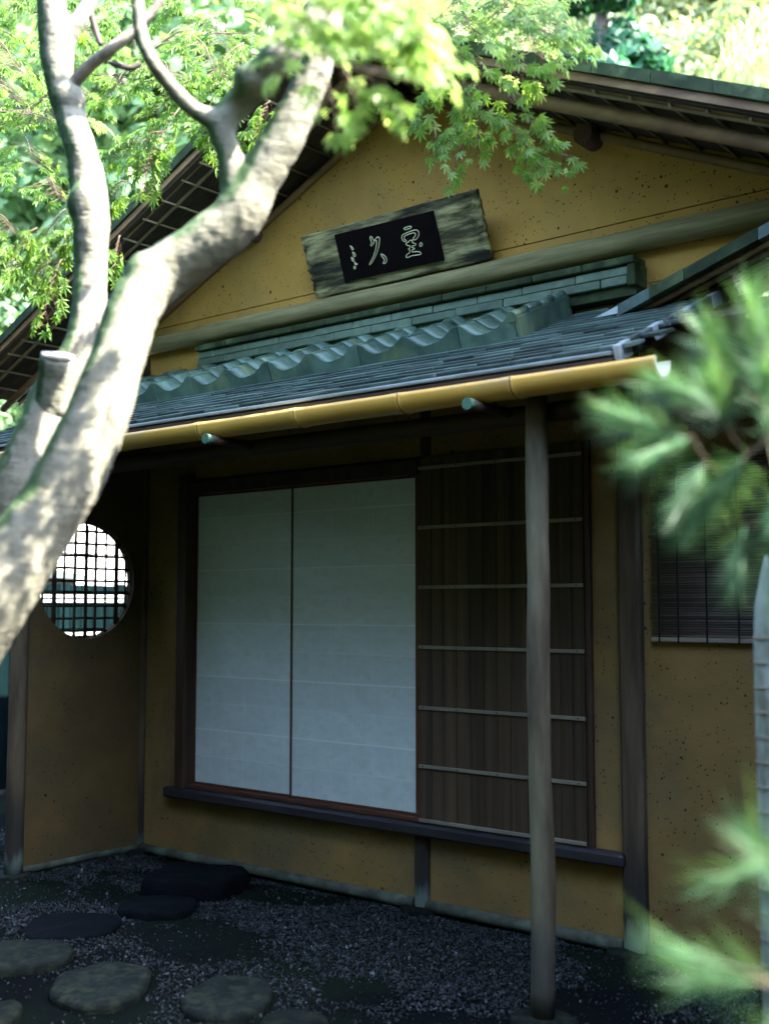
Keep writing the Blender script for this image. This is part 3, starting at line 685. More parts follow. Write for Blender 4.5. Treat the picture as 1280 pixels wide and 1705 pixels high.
GLY = {
'dot': [(0.7661, 0.2675), (0.8165, 0.2682), (0.8178, 0.2569), (0.7685, 0.2559)] ,
'roof': [(0.7389, 0.224), (0.7506, 0.2355), (0.8289, 0.2436), (0.8507, 0.2391), (0.8594, 0.2254), (0.8514, 0.206), (0.8313, 0.1925), (0.8135, 0.1914), (0.8077, 0.1991), (0.8314, 0.2127), (0.835, 0.2249), (0.8193, 0.2308), (0.7654, 0.2261), (0.7539, 0.2191), (0.7534, 0.2053), (0.7661, 0.2009), (0.7591, 0.193), (0.7435, 0.1998), (0.738, 0.213)] ,
'jade': [(0.7543, 0.1847), (0.7741, 0.1882), (0.7932, 0.1974), (0.8046, 0.1886), (0.7973, 0.1799), (0.8227, 0.1712), (0.8152, 0.1616), (0.7951, 0.1646), (0.7901, 0.1554), (0.8086, 0.1471), (0.7955, 0.1422), (0.7864, 0.1431), (0.7817, 0.131), (0.8128, 0.1296), (0.8392, 0.1208), (0.8405, 0.1094), (0.8129, 0.1101), (0.7754, 0.1136), (0.7478, 0.1077), (0.7354, 0.1138), (0.7436, 0.1253), (0.7662, 0.1302), (0.7726, 0.1439), (0.7634, 0.1522), (0.779, 0.1575), (0.7816, 0.1663), (0.7622, 0.172)] ,
'jdot': [(0.8446, 0.1631), (0.8561, 0.171), (0.8629, 0.1586), (0.8536, 0.1503), (0.8427, 0.1525)] ,
'ku1': [(0.5277, 0.2693), (0.5401, 0.2658), (0.5417, 0.2513), (0.5505, 0.2401), (0.5382, 0.2246), (0.5193, 0.215), (0.5183, 0.2237), (0.5306, 0.2355), (0.5256, 0.2508)] ,
'ku2': [(0.5599, 0.2468), (0.5778, 0.2573), (0.591, 0.249), (0.5824, 0.2253), (0.5633, 0.1912), (0.5348, 0.1587), (0.5012, 0.1298), (0.4747, 0.1165), (0.4819, 0.1276), (0.5135, 0.1533), (0.5435, 0.1903), (0.5627, 0.2245), (0.5662, 0.2398), (0.5482, 0.2406)] ,
'ku3': [(0.5731, 0.1637), (0.5887, 0.155), (0.6035, 0.1361), (0.6037, 0.1171), (0.5855, 0.1053), (0.5688, 0.1104), (0.5845, 0.1179), (0.5878, 0.1324), (0.5744, 0.1483)] ,
'sg1': [(0.3726, 0.2486), (0.3834, 0.2388), (0.3923, 0.2274), (0.387, 0.2188), (0.3796, 0.227), (0.3801, 0.2365)] ,
'sg2': [(0.3799, 0.2125), (0.3937, 0.2002), (0.3964, 0.1852), (0.3825, 0.1811), (0.3812, 0.1929)] ,
'sg3': [(0.361, 0.1852), (0.373, 0.1752), (0.3796, 0.1643), (0.3695, 0.1565), (0.3629, 0.1674)] ,
'sg4': [(0.3796, 0.1565), (0.3832, 0.1442), (0.3964, 0.1379), (0.3851, 0.1342), (0.3749, 0.1419)] ,
'sg5': [(0.3669, 0.1327), (0.3774, 0.1259), (0.3679, 0.1121), (0.3631, 0.1208)] ,}
for nm, keys in (('character', ('dot', 'roof', 'jade', 'jdot')), ('character', ('ku1', 'ku2', 'ku3')), ('signature', ('sg1', 'sg2', 'sg3', 'sg4', 'sg5'))):
    m_ = MB()
    for q in keys:
        p = GLY[q]; p = [(a, b_, .050) for a, b_ in p]
        # smooth the closed loop once (corner cutting), then sweep a thin gilt line along it
        p2 = []
        for i in range(len(p)):
            a, b_ = Vector(p[i]), Vector(p[(i + 1) % len(p)]); p2 += [a.lerp(b_, .22), a.lerp(b_, .78)]
        m_.tube(p2 + [p2[0]], .0027 if nm == 'character' else .003, 5, caps=False)
    m_.build(nm, GOLD, SG)

# ------------------------------------------------------------------ bamboo blind
BL = tag(empty('bamboo_blind', (3.72, -.03, 1.46)), 'dark slatted bamboo blind hanging on the wall right of the square post', 'blind')
rm = [MB().tube([(0, 0, 0), (.3, .0, .0005 * s_), (.6, 0, -.001 * s_), (1.05, 0, 0)], .0043, 6, jit=.1, seed=s_).mesh('slat', REED) for s_ in (0, 1, 2)]
for k in range(68):
    o = link('slat', rm[k % 3], BL); o.location = (rnd.uniform(-.006, .003), 0, .02 + k * .01185); o.rotation_euler = (rnd.uniform(0, 6), rnd.uniform(-.0015, .0015), 0)
MB().box(-.006, 1.06, -.006, .006, -.008, .014, ch=.003).build('bottom_rail', BATTEN, BL)
MB().box(-.02, 1.08, -.012, .012, .825, .85, ch=.003).build('top_rail', DARKWOOD, BL)
for q in (.035, .13, .27, .42, .57, .73, .89, 1.02): MB().box(q - .004, q + .004, -.0085, -.0045, -.010, .83).build('cord', CORD, BL)
wbk = MB().box(3.75, 4.75, -.012, -.002, 1.50, 2.28); wbk.build('blind_backing', DARKWOOD, H)  # thin dark panel lying on the wall behind the blind

# ------------------------------------------------------------------ beyond the window
FENCEM = pmat('dark_teal_fence_board', (.0035, .010, .011), (.002, .0055, .006), 6, 1, .5, 20, (5, 5, .4), rand=.35, spec=0)
WHITEW = pmat('white_plaster', (.82, .80, .78), (.74, .72, .70), 3, .9, .2)
FN = tag(empty('board_fence', (-2.9, 0, 0)), 'dark weathered board fence with pale rails seen through the round window', 'fence')
for k in range(44):
    y = -.9 + k * .125
    MB().box(-.012, .012, y + .002, y + .121, .02, 1.82 + rnd.uniform(-.01, .01), ch=.003).build('board', FENCEM, FN)
for z in (1.665, 1.71, 1.36): MB().box(.013, .035, -.95, 4.65, z - .012, z + .012).build('rail', EAVE if z > 1 else BATTEN, FN)
for y in (-.9, .9, 2.7, 4.6): MB().box(-.06, -.014, y - .04, y + .04, 0, 1.82).build('fence_post', DARKWOOD, FN)
GW = tag(empty('garden_wall', (-6.2, 0, 0)), 'sunlit white plaster garden wall behind the dark board fence', 'wall')
MB().box(-.12, .12, .5, 9.5, 0, 3.1).build('wall_body', WHITEW, GW)
for k in range(30): MB().box(-.26, .26, .5 + k * .3, .5 + k * .3 + .292, 3.1, 3.16, ch=.01).build('coping_tile', TILEDARK, GW)
GT = tag(empty('garden_shed', (-4.3, 2.35, 0)), 'small shelter with grey blue roof seen through the left of the round window', 'shelter')
MB().add([(x, y, z) for x in (-.3, .3) for y, z in ((-1.2, 1.93), (.12, 1.90), (.12, 1.935), (-.2, 1.99), (-1.2, 2.02))], [(0, 1, 2, 3, 4), (9, 8, 7, 6, 5), (0, 5, 6, 1), (1, 6, 7, 2), (2, 7, 8, 3), (3, 8, 9, 4), (4, 9, 5, 0)]).build('roof', SHINGLE, GT)
MB().box(-.25, .25, -1.15, .02, 1.80, 1.898).build('roof_beam', DARKWOOD, GT)
for x, y in ((.15, -.2), (.15, -1.0), (-.15, -.2), (-.15, -1.0)): MB().box(x - .07, x + .07, y - .08, y + .08, 0, 1.80).build('post', DARKWOODZ, GT)

# ------------------------------------------------------------------ foreground post
ST = tag(empty('fence_stake', (4.955, -1.82, 0)), 'pale pointed wooden stake with notched bands standing at the right edge', 'stake')
m_ = MB(); hs = [(0, .040), (.4, .0405), (.9, .041), (1.52, .041), (1.62, .036), (1.70, .020), (1.762, .003)]
m_.tube([(0, 0, z) for z, r in hs], [r for z, r in hs], 9, jit=.06, seed=4); 
STAKE = pmat('stake_wood', (.40, .44, .36), (.22, .25, .20), 8, .7, .6, 26, (3, 3, 1), c3=(.18, .17, .10), c3amt=.35, c3scale=4)
m_.build('stake_body', STAKE, ST)
for k in range(22):
    z = .08 + k * .069; MB().tube([(0, 0, z - .003), (0, 0, z + .003)], .0425, 12, jit=.04, seed=4).build('band', BATTEN, ST)

# ------------------------------------------------------------------ maple
BR = {'main':[ (3.433,-3.414,1.501,0.1088), (3.500,-3.373,1.625,0.1049), (3.543,-3.289,1.783,0.0964), (3.588,-3.205,1.946,0.0916), (3.618,-3.134,2.122,0.0849), (3.631,-3.077,2.295,0.0763), (3.639,-3.023,2.457,0.0741), (3.665,-2.947,2.562,0.0787), (3.756,-2.881,2.640,0.0735), (3.836,-2.824,2.722,0.0752), (3.888,-2.793,2.827,0.0633), (3.944,-2.759,2.938,0.0616), (3.999,-2.727,3.058,0.0530), (4.038,-2.707,3.168,0.0462), (4.068,-2.695,3.288,0.0393), (4.066,-2.650,3.469,0.0347) ],
'limbB':[ (3.850,-2.815,2.742,0.0513), (3.832,-2.839,2.827,0.0376), (3.826,-2.852,2.904,0.0359), (3.816,-2.868,2.984,0.0410), (3.857,-2.841,3.046,0.0427), (3.937,-2.845,3.086,0.0455), (4.016,-2.849,3.125,0.0481), (4.057,-2.821,3.174,0.0415), (4.110,-2.786,3.254,0.0332), (4.166,-2.750,3.353,0.0282) ],
'limbC':[ (3.819,-2.866,2.984,0.0325), (3.774,-2.932,3.017,0.0255), (3.745,-3.001,3.074,0.0236), (3.746,-3.069,3.121,0.0216), (3.729,-3.090,3.188,0.0207), (3.723,-3.101,3.254,0.0207), (3.726,-3.113,3.386,0.0199) ],
'second':[ (2.939,-3.068,1.766,0.0858), (3.043,-3.004,1.970,0.0858), (3.074,-2.933,2.154,0.0832), (3.076,-2.882,2.295,0.0767), (3.131,-2.850,2.420,0.0537), (3.125,-2.805,2.566,0.0544), (3.098,-2.780,2.736,0.0551), (3.107,-2.788,2.873,0.0591), (3.064,-2.773,3.019,0.0598), (3.050,-2.797,3.138,0.0519), (2.984,-2.802,3.289,0.0525), (2.965,-2.830,3.410,0.0505), (2.959,-2.847,3.530,0.0505), (2.961,-2.866,3.732,0.0465) ],
'stub':[ (3.104,-2.916,2.220,0.0605), (3.132,-2.929,2.311,0.0545), (3.167,-2.947,2.391,0.0541) ],
'forkD':[ (2.973,-2.817,3.349,0.0344), (2.952,-2.787,3.514,0.0276), (2.982,-2.772,3.606,0.0276), (2.976,-2.721,3.693,0.0280), (3.005,-2.709,3.807,0.0269) ],
'deadE':[ (2.995,-2.800,3.359,0.0202), (3.089,-2.793,3.407,0.0199), (3.194,-2.776,3.446,0.0197), (3.250,-2.736,3.501,0.0167), (3.311,-2.695,3.583,0.0148), (3.359,-2.666,3.678,0.0128) ],
'twigF':[ (2.976,-2.720,3.683,0.0104), (2.988,-2.702,3.610,0.0114), (3.001,-2.685,3.548,0.0093) ],
'twigG':[ (3.137,-2.756,3.420,0.0050), (3.167,-2.730,3.407,0.0100), (3.197,-2.704,3.399,0.0100), (3.220,-2.687,3.418,0.0070) ],
}
# lead the two trunks down to a root in the moss outside the picture
BR['main'] = [(2.86, -3.62, -.05, .15), (3.0, -3.56, .5, .125), (3.2, -3.5, 1.05, .115)] + BR['main']
BR['second'] = [(2.80, -3.55, -.05, .14), (2.78, -3.38, .6, .12), (2.84, -3.2, 1.25, .10)] + BR['second']
for key, dx, dy in (('main', .25, .3), ('limbB', .35, .1), ('limbC', -.15, -.2), ('second', -.1, .1), ('forkD', .3, .25), ('deadE', .1, .1)):
    x, y, z, q = BR[key][-1]; up_ = 1.5 if key in ('main', 'second') else .8 if key != 'deadE' else .25
    BR[key] = BR[key] + [(x + dx * t + .05 * math.sin(5 * t + q * 90), y + dy * t, z + up_ * t, q * (1 - t) + .004) for t in (.25, .5, .75, 1.0)]
MT = tag(empty('maple_tree', (2.9, -3.55, 0)), 'pale barked maple with two leaning trunks and fresh green leaves before the tea house', 'tree')
def catmull(pts, sub=5):
    out = []
    P_ = [pts[0]] + list(pts) + [pts[-1]]
    for i in range(1, len(P_) - 2):
        p0, p1, p2, p3 = (np.array(P_[j]) for j in (i - 1, i, i + 1, i + 2))
        for s_ in range(sub):
            t = s_ / sub; out.append(.5 * ((2 * p1) + (-p0 + p2) * t + (2 * p0 - 5 * p1 + 4 * p2 - p3) * t * t + (-p0 + 3 * p1 - 3 * p2 + p3) * t ** 3))
    out.append(np.array(pts[-1])); return out
def limb(m, key, seed, mi=0, jit=.06, closed=True):
    c_ = catmull([tuple(p) for p in BR[key]], 5)
    pts = [Vector((p[0] - 2.9, p[1] + 3.55, p[2])) for p in c_]
    rr = [max(.003, p[3]) * (1 + .05 * mnoise.noise(Vector((i * .33, seed, 0)))) for i, p in enumerate(c_)]
    m.tube(pts, rr, 20 if rr[0] > .03 else 10, mi, jit=jit, seed=seed)
m_ = MB(); limb(m_, 'main', 1); limb(m_, 'limbB', 2); limb(m_, 'limbC', 3)
# swollen knots
def knot(m, x, y, z, r, sx=1, sz=1):
    n1, n2 = 12, 8; vs_ = []; c0 = Vector((x - 2.9, y + 3.55, z))
    for j in range(n2 + 1):
        for i in range(n1): vs_.append(c0 + Vector((math.cos(2 * PI * i / n1) * math.sin(PI * j / n2) * r * sx, math.sin(2 * PI * i / n1) * math.sin(PI * j / n2) * r * sx, math.cos(PI * j / n2) * r * sz)))
    m.add(vs_, [(j * n1 + i, j * n1 + (i + 1) % n1, (j + 1) * n1 + (i + 1) % n1, (j + 1) * n1 + i) for j in range(n2) for i in range(n1)], 0, True)
knot(m_, 3.650, -2.98, 2.535, .082, 1.0, 1.1); knot(m_, 3.93, -2.85, 3.085, .055, 1.2, 1); knot(m_, 4.05, -2.83, 3.19, .052)
tr = m_.build('trunk', BARK, MT)
m_ = MB(); limb(m_, 'second', 5, jit=.08); limb(m_, 'forkD', 6)
knot(m_, 3.10, -2.80, 2.93, .066, 1, 1.2); knot(m_, 3.0, -2.81, 3.31, .058)
tr2 = m_.build('trunk', BARK, MT)
m_ = MB(); limb(m_, 'stub', 8); tr3 = m_.build('cut_stub', BARK, MT)
for t_, vx in ((tr, .011), (tr2, .009), (tr3, .009)):
    r_ = t_.modifiers.new('merge', 'REMESH'); r_.mode = 'VOXEL'; r_.voxel_size = vx; r_.use_smooth_shade = True
    s_ = t_.modifiers.new('soft', 'SMOOTH'); s_.iterations = 6; s_.factor = .5
    tx = bpy.data.textures.new('bark_relief', 'CLOUDS'); tx.noise_scale = .028; tx.noise_depth = 3
    d_ = t_.modifiers.new('relief', 'DISPLACE'); d_.texture = tx; d_.strength = .008; d_.mid_level = .5; d_.texture_coords = 'LOCAL'
MB().tube([(3.165 - 2.9, -2.946 + 3.55, 2.386), (3.169 - 2.9, -2.948 + 3.55, 2.398)], .050, 20, jit=.15, seed=2).build('sawn_face', CUTW, MT)
for key, sd in (('deadE', 9), ('twigF', 10), ('twigG', 11)):
    m_ = MB(); limb(m_, key, sd, jit=.2); m_.build('dead_branch' if key == 'deadE' else 'branch', DEADW if key == 'deadE' else DARKTRUNK, MT)

# maple leaf: seven pointed lobes
def leaf_template(asym=0):
    la = [0, 38, 76, 118]; ll = [1.0, .93, .74, .42]; V = [(0, 0, 0)]; ring = []
    def P(a, r, z=0): 
        t = math.radians(a); return (math.sin(t) * r, math.cos(t) * r, z)
    lobes = [(-118, .42), (-76, .74), (-38, .93), (0, 1.0), (38, .93), (76, .74), (118, .42)]
    for i, (a, L_) in enumerate(lobes):
        w_ = 14 if abs(a) < 100 else 15
        if i == 0: ring.append(P(a - 30, .12, .0))
        ring.append(P(a - w_ * .95, L_ * .56, .02)); ring.append(P(a + asym * 3, L_, -.10 * L_)); ring.append(P(a + w_ * .95, L_ * .56, .02))
        ring.append(P(a + (19 if i < 6 else 30), .25 if i < 6 else .12, .03))
    V += ring; n = len(ring)
    F = [(0, i + 1, i + 2) for i in range(n - 1)]
    # leaf stalk
    V += [(-.012, 0, 0), (.012, 0, 0), (.0, -.55, -.06)]; F.append((n + 1, n + 2, n + 3))
    # upright is +y tip
    return np.array(V, float), np.array(F, int)
LT, LF = leaf_template()
LT[:, 1] += 0
leafmesh = [np_mesh('maple_leaf', LT * .001 * s_, LF[:, ::1], m_l) for s_, m_l in ((34, LEAF), (30, LEAF), (34, LEAF2))]
SPR = np.array([
(3.51,-1.40,3.91,3.64,-1.15,3.75,0.13,9,1),(3.64,-1.15,3.75,3.73,-0.99,3.56,0.13,12,1),(3.57,-1.21,3.80,3.49,-1.26,3.65,0.12,9,1),
(3.50,-1.34,3.82,3.40,-1.39,3.62,0.11,10,1),(3.53,-1.23,3.62,3.43,-1.30,3.54,0.10,8,1),(3.66,-1.06,3.67,3.79,-0.87,3.49,0.11,12,1),
(3.63,-1.08,3.61,3.71,-0.99,3.44,0.10,9,1),(3.69,-1.02,3.52,3.79,-0.92,3.41,0.07,5,1),(3.50,-1.24,3.53,3.46,-1.26,3.36,0.05,5,1),
(3.52,-1.31,3.73,3.60,-1.16,3.59,0.12,10,1),(3.57,-1.20,3.65,3.54,-1.20,3.47,0.07,6,1),(3.44,-1.36,3.60,3.44,-1.34,3.44,0.05,5,1),
(3.72,-0.98,3.94,3.73,-0.96,3.84,0.12,6,1),(3.62,-1.18,3.87,3.72,-1.03,3.85,0.12,10,1),(3.53,-1.32,3.87,3.44,-1.44,3.68,0.10,8,1),
(3.34,-0.74,4.35,3.52,-0.71,4.21,0.17,10,0),(3.69,-0.97,4.42,3.86,-0.95,4.29,0.17,10,0),(3.68,-0.98,4.39,3.70,-1.07,4.28,0.17,10,0),
(3.70,-1.33,4.26,3.73,-1.42,4.10,0.17,10,0),(3.41,-0.70,4.59,3.41,-0.82,4.46,0.17,10,0),(3.07,-0.88,4.71,3.09,-0.98,4.64,0.17,10,0),
(3.81,-1.11,4.01,3.98,-1.09,3.90,0.17,10,0),(3.28,-0.59,4.67,3.41,-0.60,4.48,0.17,10,0),(3.74,-1.08,4.25,3.75,-1.20,4.20,0.17,10,0),
(3.22,-1.14,4.40,3.20,-1.28,4.27,0.17,10,0),(3.20,-0.84,4.54,3.28,-0.89,4.46,0.17,10,0),(3.76,-1.50,3.91,3.93,-1.49,3.88,0.17,10,0),
(3.88,-1.45,3.84,4.01,-1.47,3.77,0.17,10,0),(3.81,-1.50,4.14,3.83,-1.60,3.98,0.17,10,0),(3.05,-0.78,4.41,3.24,-0.74,4.33,0.17,10,0),
(3.23,-0.87,4.42,3.22,-0.99,4.27,0.17,10,0),(3.89,-1.42,3.85,4.05,-1.41,3.81,0.17,10,0),(3.13,-0.74,4.47,3.17,-0.81,4.29,0.17,10,0),
(3.62,-1.24,4.22,3.64,-1.35,4.17,0.17,10,0),(2.98,-0.73,4.48,2.99,-0.85,4.45,0.17,10,0),(3.74,-1.00,4.20,3.76,-1.10,4.08,0.17,10,0),
(3.67,-1.04,4.23,3.65,-1.17,4.07,0.17,10,0),(3.04,-0.93,4.47,3.04,-1.05,4.32,0.17,10,0),(3.50,-0.63,4.40,3.48,-0.76,4.31,0.17,10,0),
(3.46,-1.38,3.99,3.53,-1.44,3.82,0.17,10,0),(3.65,-0.99,4.06,3.72,-1.04,3.93,0.17,10,0),(3.54,-1.18,4.28,3.54,-1.30,4.19,0.17,10,0),
(3.60,-0.77,4.18,3.68,-0.82,4.10,0.17,10,0),(3.11,-0.97,4.53,3.28,-0.95,4.44,0.17,10,0),(3.47,-0.78,4.28,3.59,-0.80,4.14,0.17,10,0),
(3.56,-1.33,4.04,3.64,-1.38,3.90,0.17,10,0),(3.28,-0.58,4.63,3.40,-0.60,4.51,0.17,10,0),(4.49,-3.34,2.91,4.57,-3.34,2.87,0.09,5,0),
(4.49,-2.93,3.07,4.55,-2.95,3.01,0.09,5,0),(4.63,-3.15,2.90,4.71,-3.14,2.84,0.09,5,0),(4.40,-2.89,3.05,4.46,-2.89,3.01,0.09,5,0),
(4.26,-3.02,3.07,4.32,-3.03,3.02,0.09,5,0),(4.70,-3.23,2.86,4.77,-3.23,2.81,0.09,5,0),(4.52,-3.05,3.05,4.60,-3.04,3.00,0.09,5,0),
(4.71,-3.25,2.97,4.76,-3.26,2.91,0.09,5,0),(4.39,-3.14,3.01,4.43,-3.17,2.96,0.09,5,0),(4.60,-3.35,2.95,4.65,-3.37,2.92,0.09,5,0),
(4.46,-3.22,3.06,4.51,-3.24,3.01,0.09,5,0),(4.40,-2.94,3.17,4.43,-2.98,3.13,0.09,5,0),(4.61,-3.35,2.89,4.69,-3.34,2.85,0.09,5,0),
(4.56,-3.40,2.86,4.63,-3.41,2.82,0.09,5,0),(4.42,-2.97,3.02,4.48,-2.99,2.96,0.09,5,0),(4.69,-3.27,2.91,4.76,-3.27,2.86,0.09,5,0),
(4.60,-2.98,2.95,4.65,-3.00,2.89,0.09,5,0),(4.37,-3.22,3.09,4.44,-3.22,3.05,0.09,5,0),(4.60,-3.16,2.90,4.65,-3.17,2.86,0.09,5,0),
(4.53,-3.18,2.83,4.56,-3.14,2.72,0.04,4,0),(4.58,-3.14,2.81,4.63,-3.09,2.73,0.04,4,0),(4.62,-3.10,2.85,4.74,-3.07,2.76,0.04,4,0),
(4.61,-3.11,2.89,4.72,-3.02,2.83,0.04,4,0),(4.43,-3.13,2.86,4.49,-3.13,2.71,0.04,4,0),(4.40,-3.16,2.94,4.33,-3.21,2.86,0.04,4,0),
(4.56,-3.15,2.79,4.61,-3.11,2.75,0.04,4,0),(1.23,-1.68,4.28,1.46,-1.61,4.07,0.20,11,0),(0.46,-0.51,5.64,0.53,-0.57,5.50,0.20,11,0),
(1.03,-1.50,4.39,1.03,-1.61,4.27,0.20,11,0),(0.91,-1.78,4.63,0.92,-1.88,4.44,0.20,11,0),(1.62,-0.97,5.23,1.60,-1.09,5.00,0.20,11,0),
(2.04,-1.43,4.69,1.99,-1.57,4.46,0.20,11,0),(1.05,-1.56,4.68,1.18,-1.57,4.52,0.20,11,0),(1.09,-0.69,5.47,1.08,-0.81,5.31,0.20,11,0),
(1.00,-1.46,5.00,1.07,-1.52,4.89,0.20,11,0),(2.41,-1.81,4.15,2.41,-1.93,4.03,0.20,11,0),(1.67,-0.81,4.53,1.56,-1.01,4.34,0.20,11,0),
(0.74,-1.09,4.99,0.87,-1.10,4.85,0.20,11,0),(1.96,-1.10,4.75,2.14,-1.07,4.67,0.20,11,0),(1.89,-2.13,4.02,2.07,-2.10,3.87,0.20,11,0),
(0.62,-0.99,5.34,0.86,-0.92,5.27,0.20,11,0),(1.23,-1.35,4.75,1.25,-1.46,4.69,0.20,11,0),(2.18,-1.89,4.04,2.18,-2.00,3.87,0.20,11,0),
(2.48,-1.79,4.09,2.61,-1.80,3.89,0.20,11,0),(2.64,-1.58,4.09,2.81,-1.57,4.02,0.20,11,0),(1.01,-0.83,4.67,0.95,-1.00,4.58,0.20,11,0),
(1.59,-0.74,5.23,1.63,-0.83,5.16,0.20,11,0),(2.17,-1.83,4.61,2.21,-1.92,4.55,0.20,11,0),(0.18,-1.45,5.04,0.41,-1.38,4.97,0.20,11,0),
(0.98,-1.26,5.08,1.04,-1.31,4.84,0.20,11,0),(0.72,-1.19,5.43,0.66,-1.35,5.25,0.20,11,0),(1.14,-1.22,4.53,1.26,-1.24,4.44,0.20,11,0),
(0.84,-0.91,5.33,0.92,-0.96,5.26,0.20,11,0),(0.43,-1.27,5.21,0.39,-1.42,5.01,0.20,11,0),(1.14,-0.93,5.37,1.07,-1.12,5.30,0.20,11,0),
(0.65,-0.67,5.52,0.72,-0.73,5.40,0.20,11,0),(1.23,-0.69,5.49,1.13,-0.89,5.42,0.20,11,0),(2.29,-1.33,4.31,2.23,-1.48,4.10,0.20,11,0),
(2.13,-1.71,4.12,2.24,-1.74,4.02,0.20,11,0),(0.70,-1.44,5.08,0.72,-1.54,4.96,0.20,11,0),(0.47,-1.47,4.70,0.67,-1.43,4.57,0.20,11,0),
(1.52,-0.82,4.90,1.61,-0.86,4.70,0.20,11,0),(2.09,-2.13,4.47,2.08,-2.25,4.42,0.20,11,0),(1.27,-0.51,5.14,1.15,-0.72,5.00,0.20,11,0),
(1.86,-1.05,4.61,1.92,-1.12,4.56,0.20,11,0),(1.11,-1.86,4.90,1.15,-1.93,4.68,0.20,11,0),(1.31,-1.99,4.69,1.29,-2.13,4.60,0.20,11,0),
(1.92,-2.24,4.21,2.12,-2.20,4.11,0.20,11,0),(1.48,-0.59,4.85,1.53,-0.65,4.61,0.20,11,0),(1.23,-1.98,4.40,1.37,-1.98,4.23,0.20,11,0),
(1.56,-2.27,3.90,1.57,-2.38,3.84,0.20,10,0),(0.94,-1.72,3.42,0.95,-1.82,3.31,0.20,10,0),(0.19,-1.33,3.95,0.15,-1.48,3.86,0.20,10,0),
(0.51,-1.25,3.65,0.54,-1.34,3.46,0.20,10,0),(-0.03,-1.42,4.83,0.00,-1.51,4.76,0.20,10,0),(0.70,-1.46,3.51,0.72,-1.57,3.45,0.20,10,0),
(0.54,-1.68,3.59,0.71,-1.67,3.54,0.20,10,0),(0.85,-1.79,4.43,0.81,-1.95,4.34,0.20,10,0),(1.60,-2.15,3.83,1.56,-2.29,3.66,0.20,10,0),
(0.79,-1.78,3.95,0.86,-1.84,3.88,0.20,10,0),(0.59,-1.58,4.52,0.76,-1.56,4.37,0.20,10,0),(1.84,-2.06,3.88,1.91,-2.12,3.77,0.20,10,0),
(0.53,-1.36,4.30,0.64,-1.38,4.10,0.20,10,0),(-0.00,-1.21,4.39,-0.02,-1.35,4.32,0.20,10,0),(0.13,-1.30,4.79,0.28,-1.30,4.67,0.20,10,0),
(1.11,-2.02,4.24,1.08,-2.16,4.12,0.20,10,0),(1.65,-2.09,3.90,1.75,-2.13,3.83,0.20,10,0),(0.87,-1.82,4.16,0.83,-1.97,4.04,0.20,10,0),
(0.53,-1.52,3.80,0.68,-1.51,3.66,0.20,10,0),(0.97,-1.51,3.91,1.10,-1.52,3.76,0.20,10,0),(0.55,-1.08,3.95,0.54,-1.21,3.77,0.20,10,0),
(1.57,-2.15,4.01,1.56,-2.28,3.92,0.20,10,0),(2.45,-1.86,3.76,2.31,-1.95,3.45,0.12,12,0),(2.39,-1.90,3.66,2.22,-2.03,3.55,0.12,12,0),
(2.35,-1.93,3.63,2.31,-1.93,3.38,0.06,7,0),(2.70,-1.67,3.84,2.51,-1.80,3.66,0.12,12,0),(2.76,-1.62,3.79,2.69,-1.65,3.63,0.07,12,0),
(2.73,-1.63,3.73,2.65,-1.69,3.60,0.06,10,0),(2.55,-1.77,3.71,2.56,-1.75,3.55,0.05,7,0),(2.23,-2.24,3.18,2.10,-2.32,2.95,0.12,12,0),
(2.19,-2.26,3.05,2.11,-2.29,2.78,0.07,11,0),(2.12,-2.33,3.18,2.03,-2.39,3.03,0.12,10,0),(2.38,-2.11,3.15,2.36,-2.12,2.99,0.05,7,0),
(2.31,-2.18,3.20,2.19,-2.27,3.13,0.10,9,0),(2.37,-1.69,3.98,2.20,-1.81,3.82,0.12,12,0),(2.10,-1.86,3.52,2.03,-1.91,3.44,0.12,10,0),
(4.75,-2.95,3.69,4.80,-2.91,3.65,0.18,9,0),(4.12,-3.36,3.95,4.10,-3.36,3.87,0.18,9,0),(4.86,-2.52,3.65,4.86,-2.51,3.62,0.18,9,0),
(3.93,-2.64,4.58,4.00,-2.57,4.50,0.18,9,0),(4.12,-3.24,3.64,4.16,-3.20,3.60,0.18,9,0),(4.92,-2.67,3.39,4.90,-2.68,3.31,0.18,9,0),
(4.20,-2.66,4.03,4.25,-2.60,3.93,0.18,9,0),(4.10,-2.38,3.72,4.03,-2.43,3.63,0.18,9,0),])
rg = np.random.default_rng(8)
def basis(tip, nrm):
    tip = tip / np.linalg.norm(tip); nrm = nrm - tip * nrm.dot(tip); nrm /= np.linalg.norm(nrm); x = np.cross(tip, nrm)
    return np.stack([x, tip, nrm], 1)
LM = []; sharp = []; tw = MB()
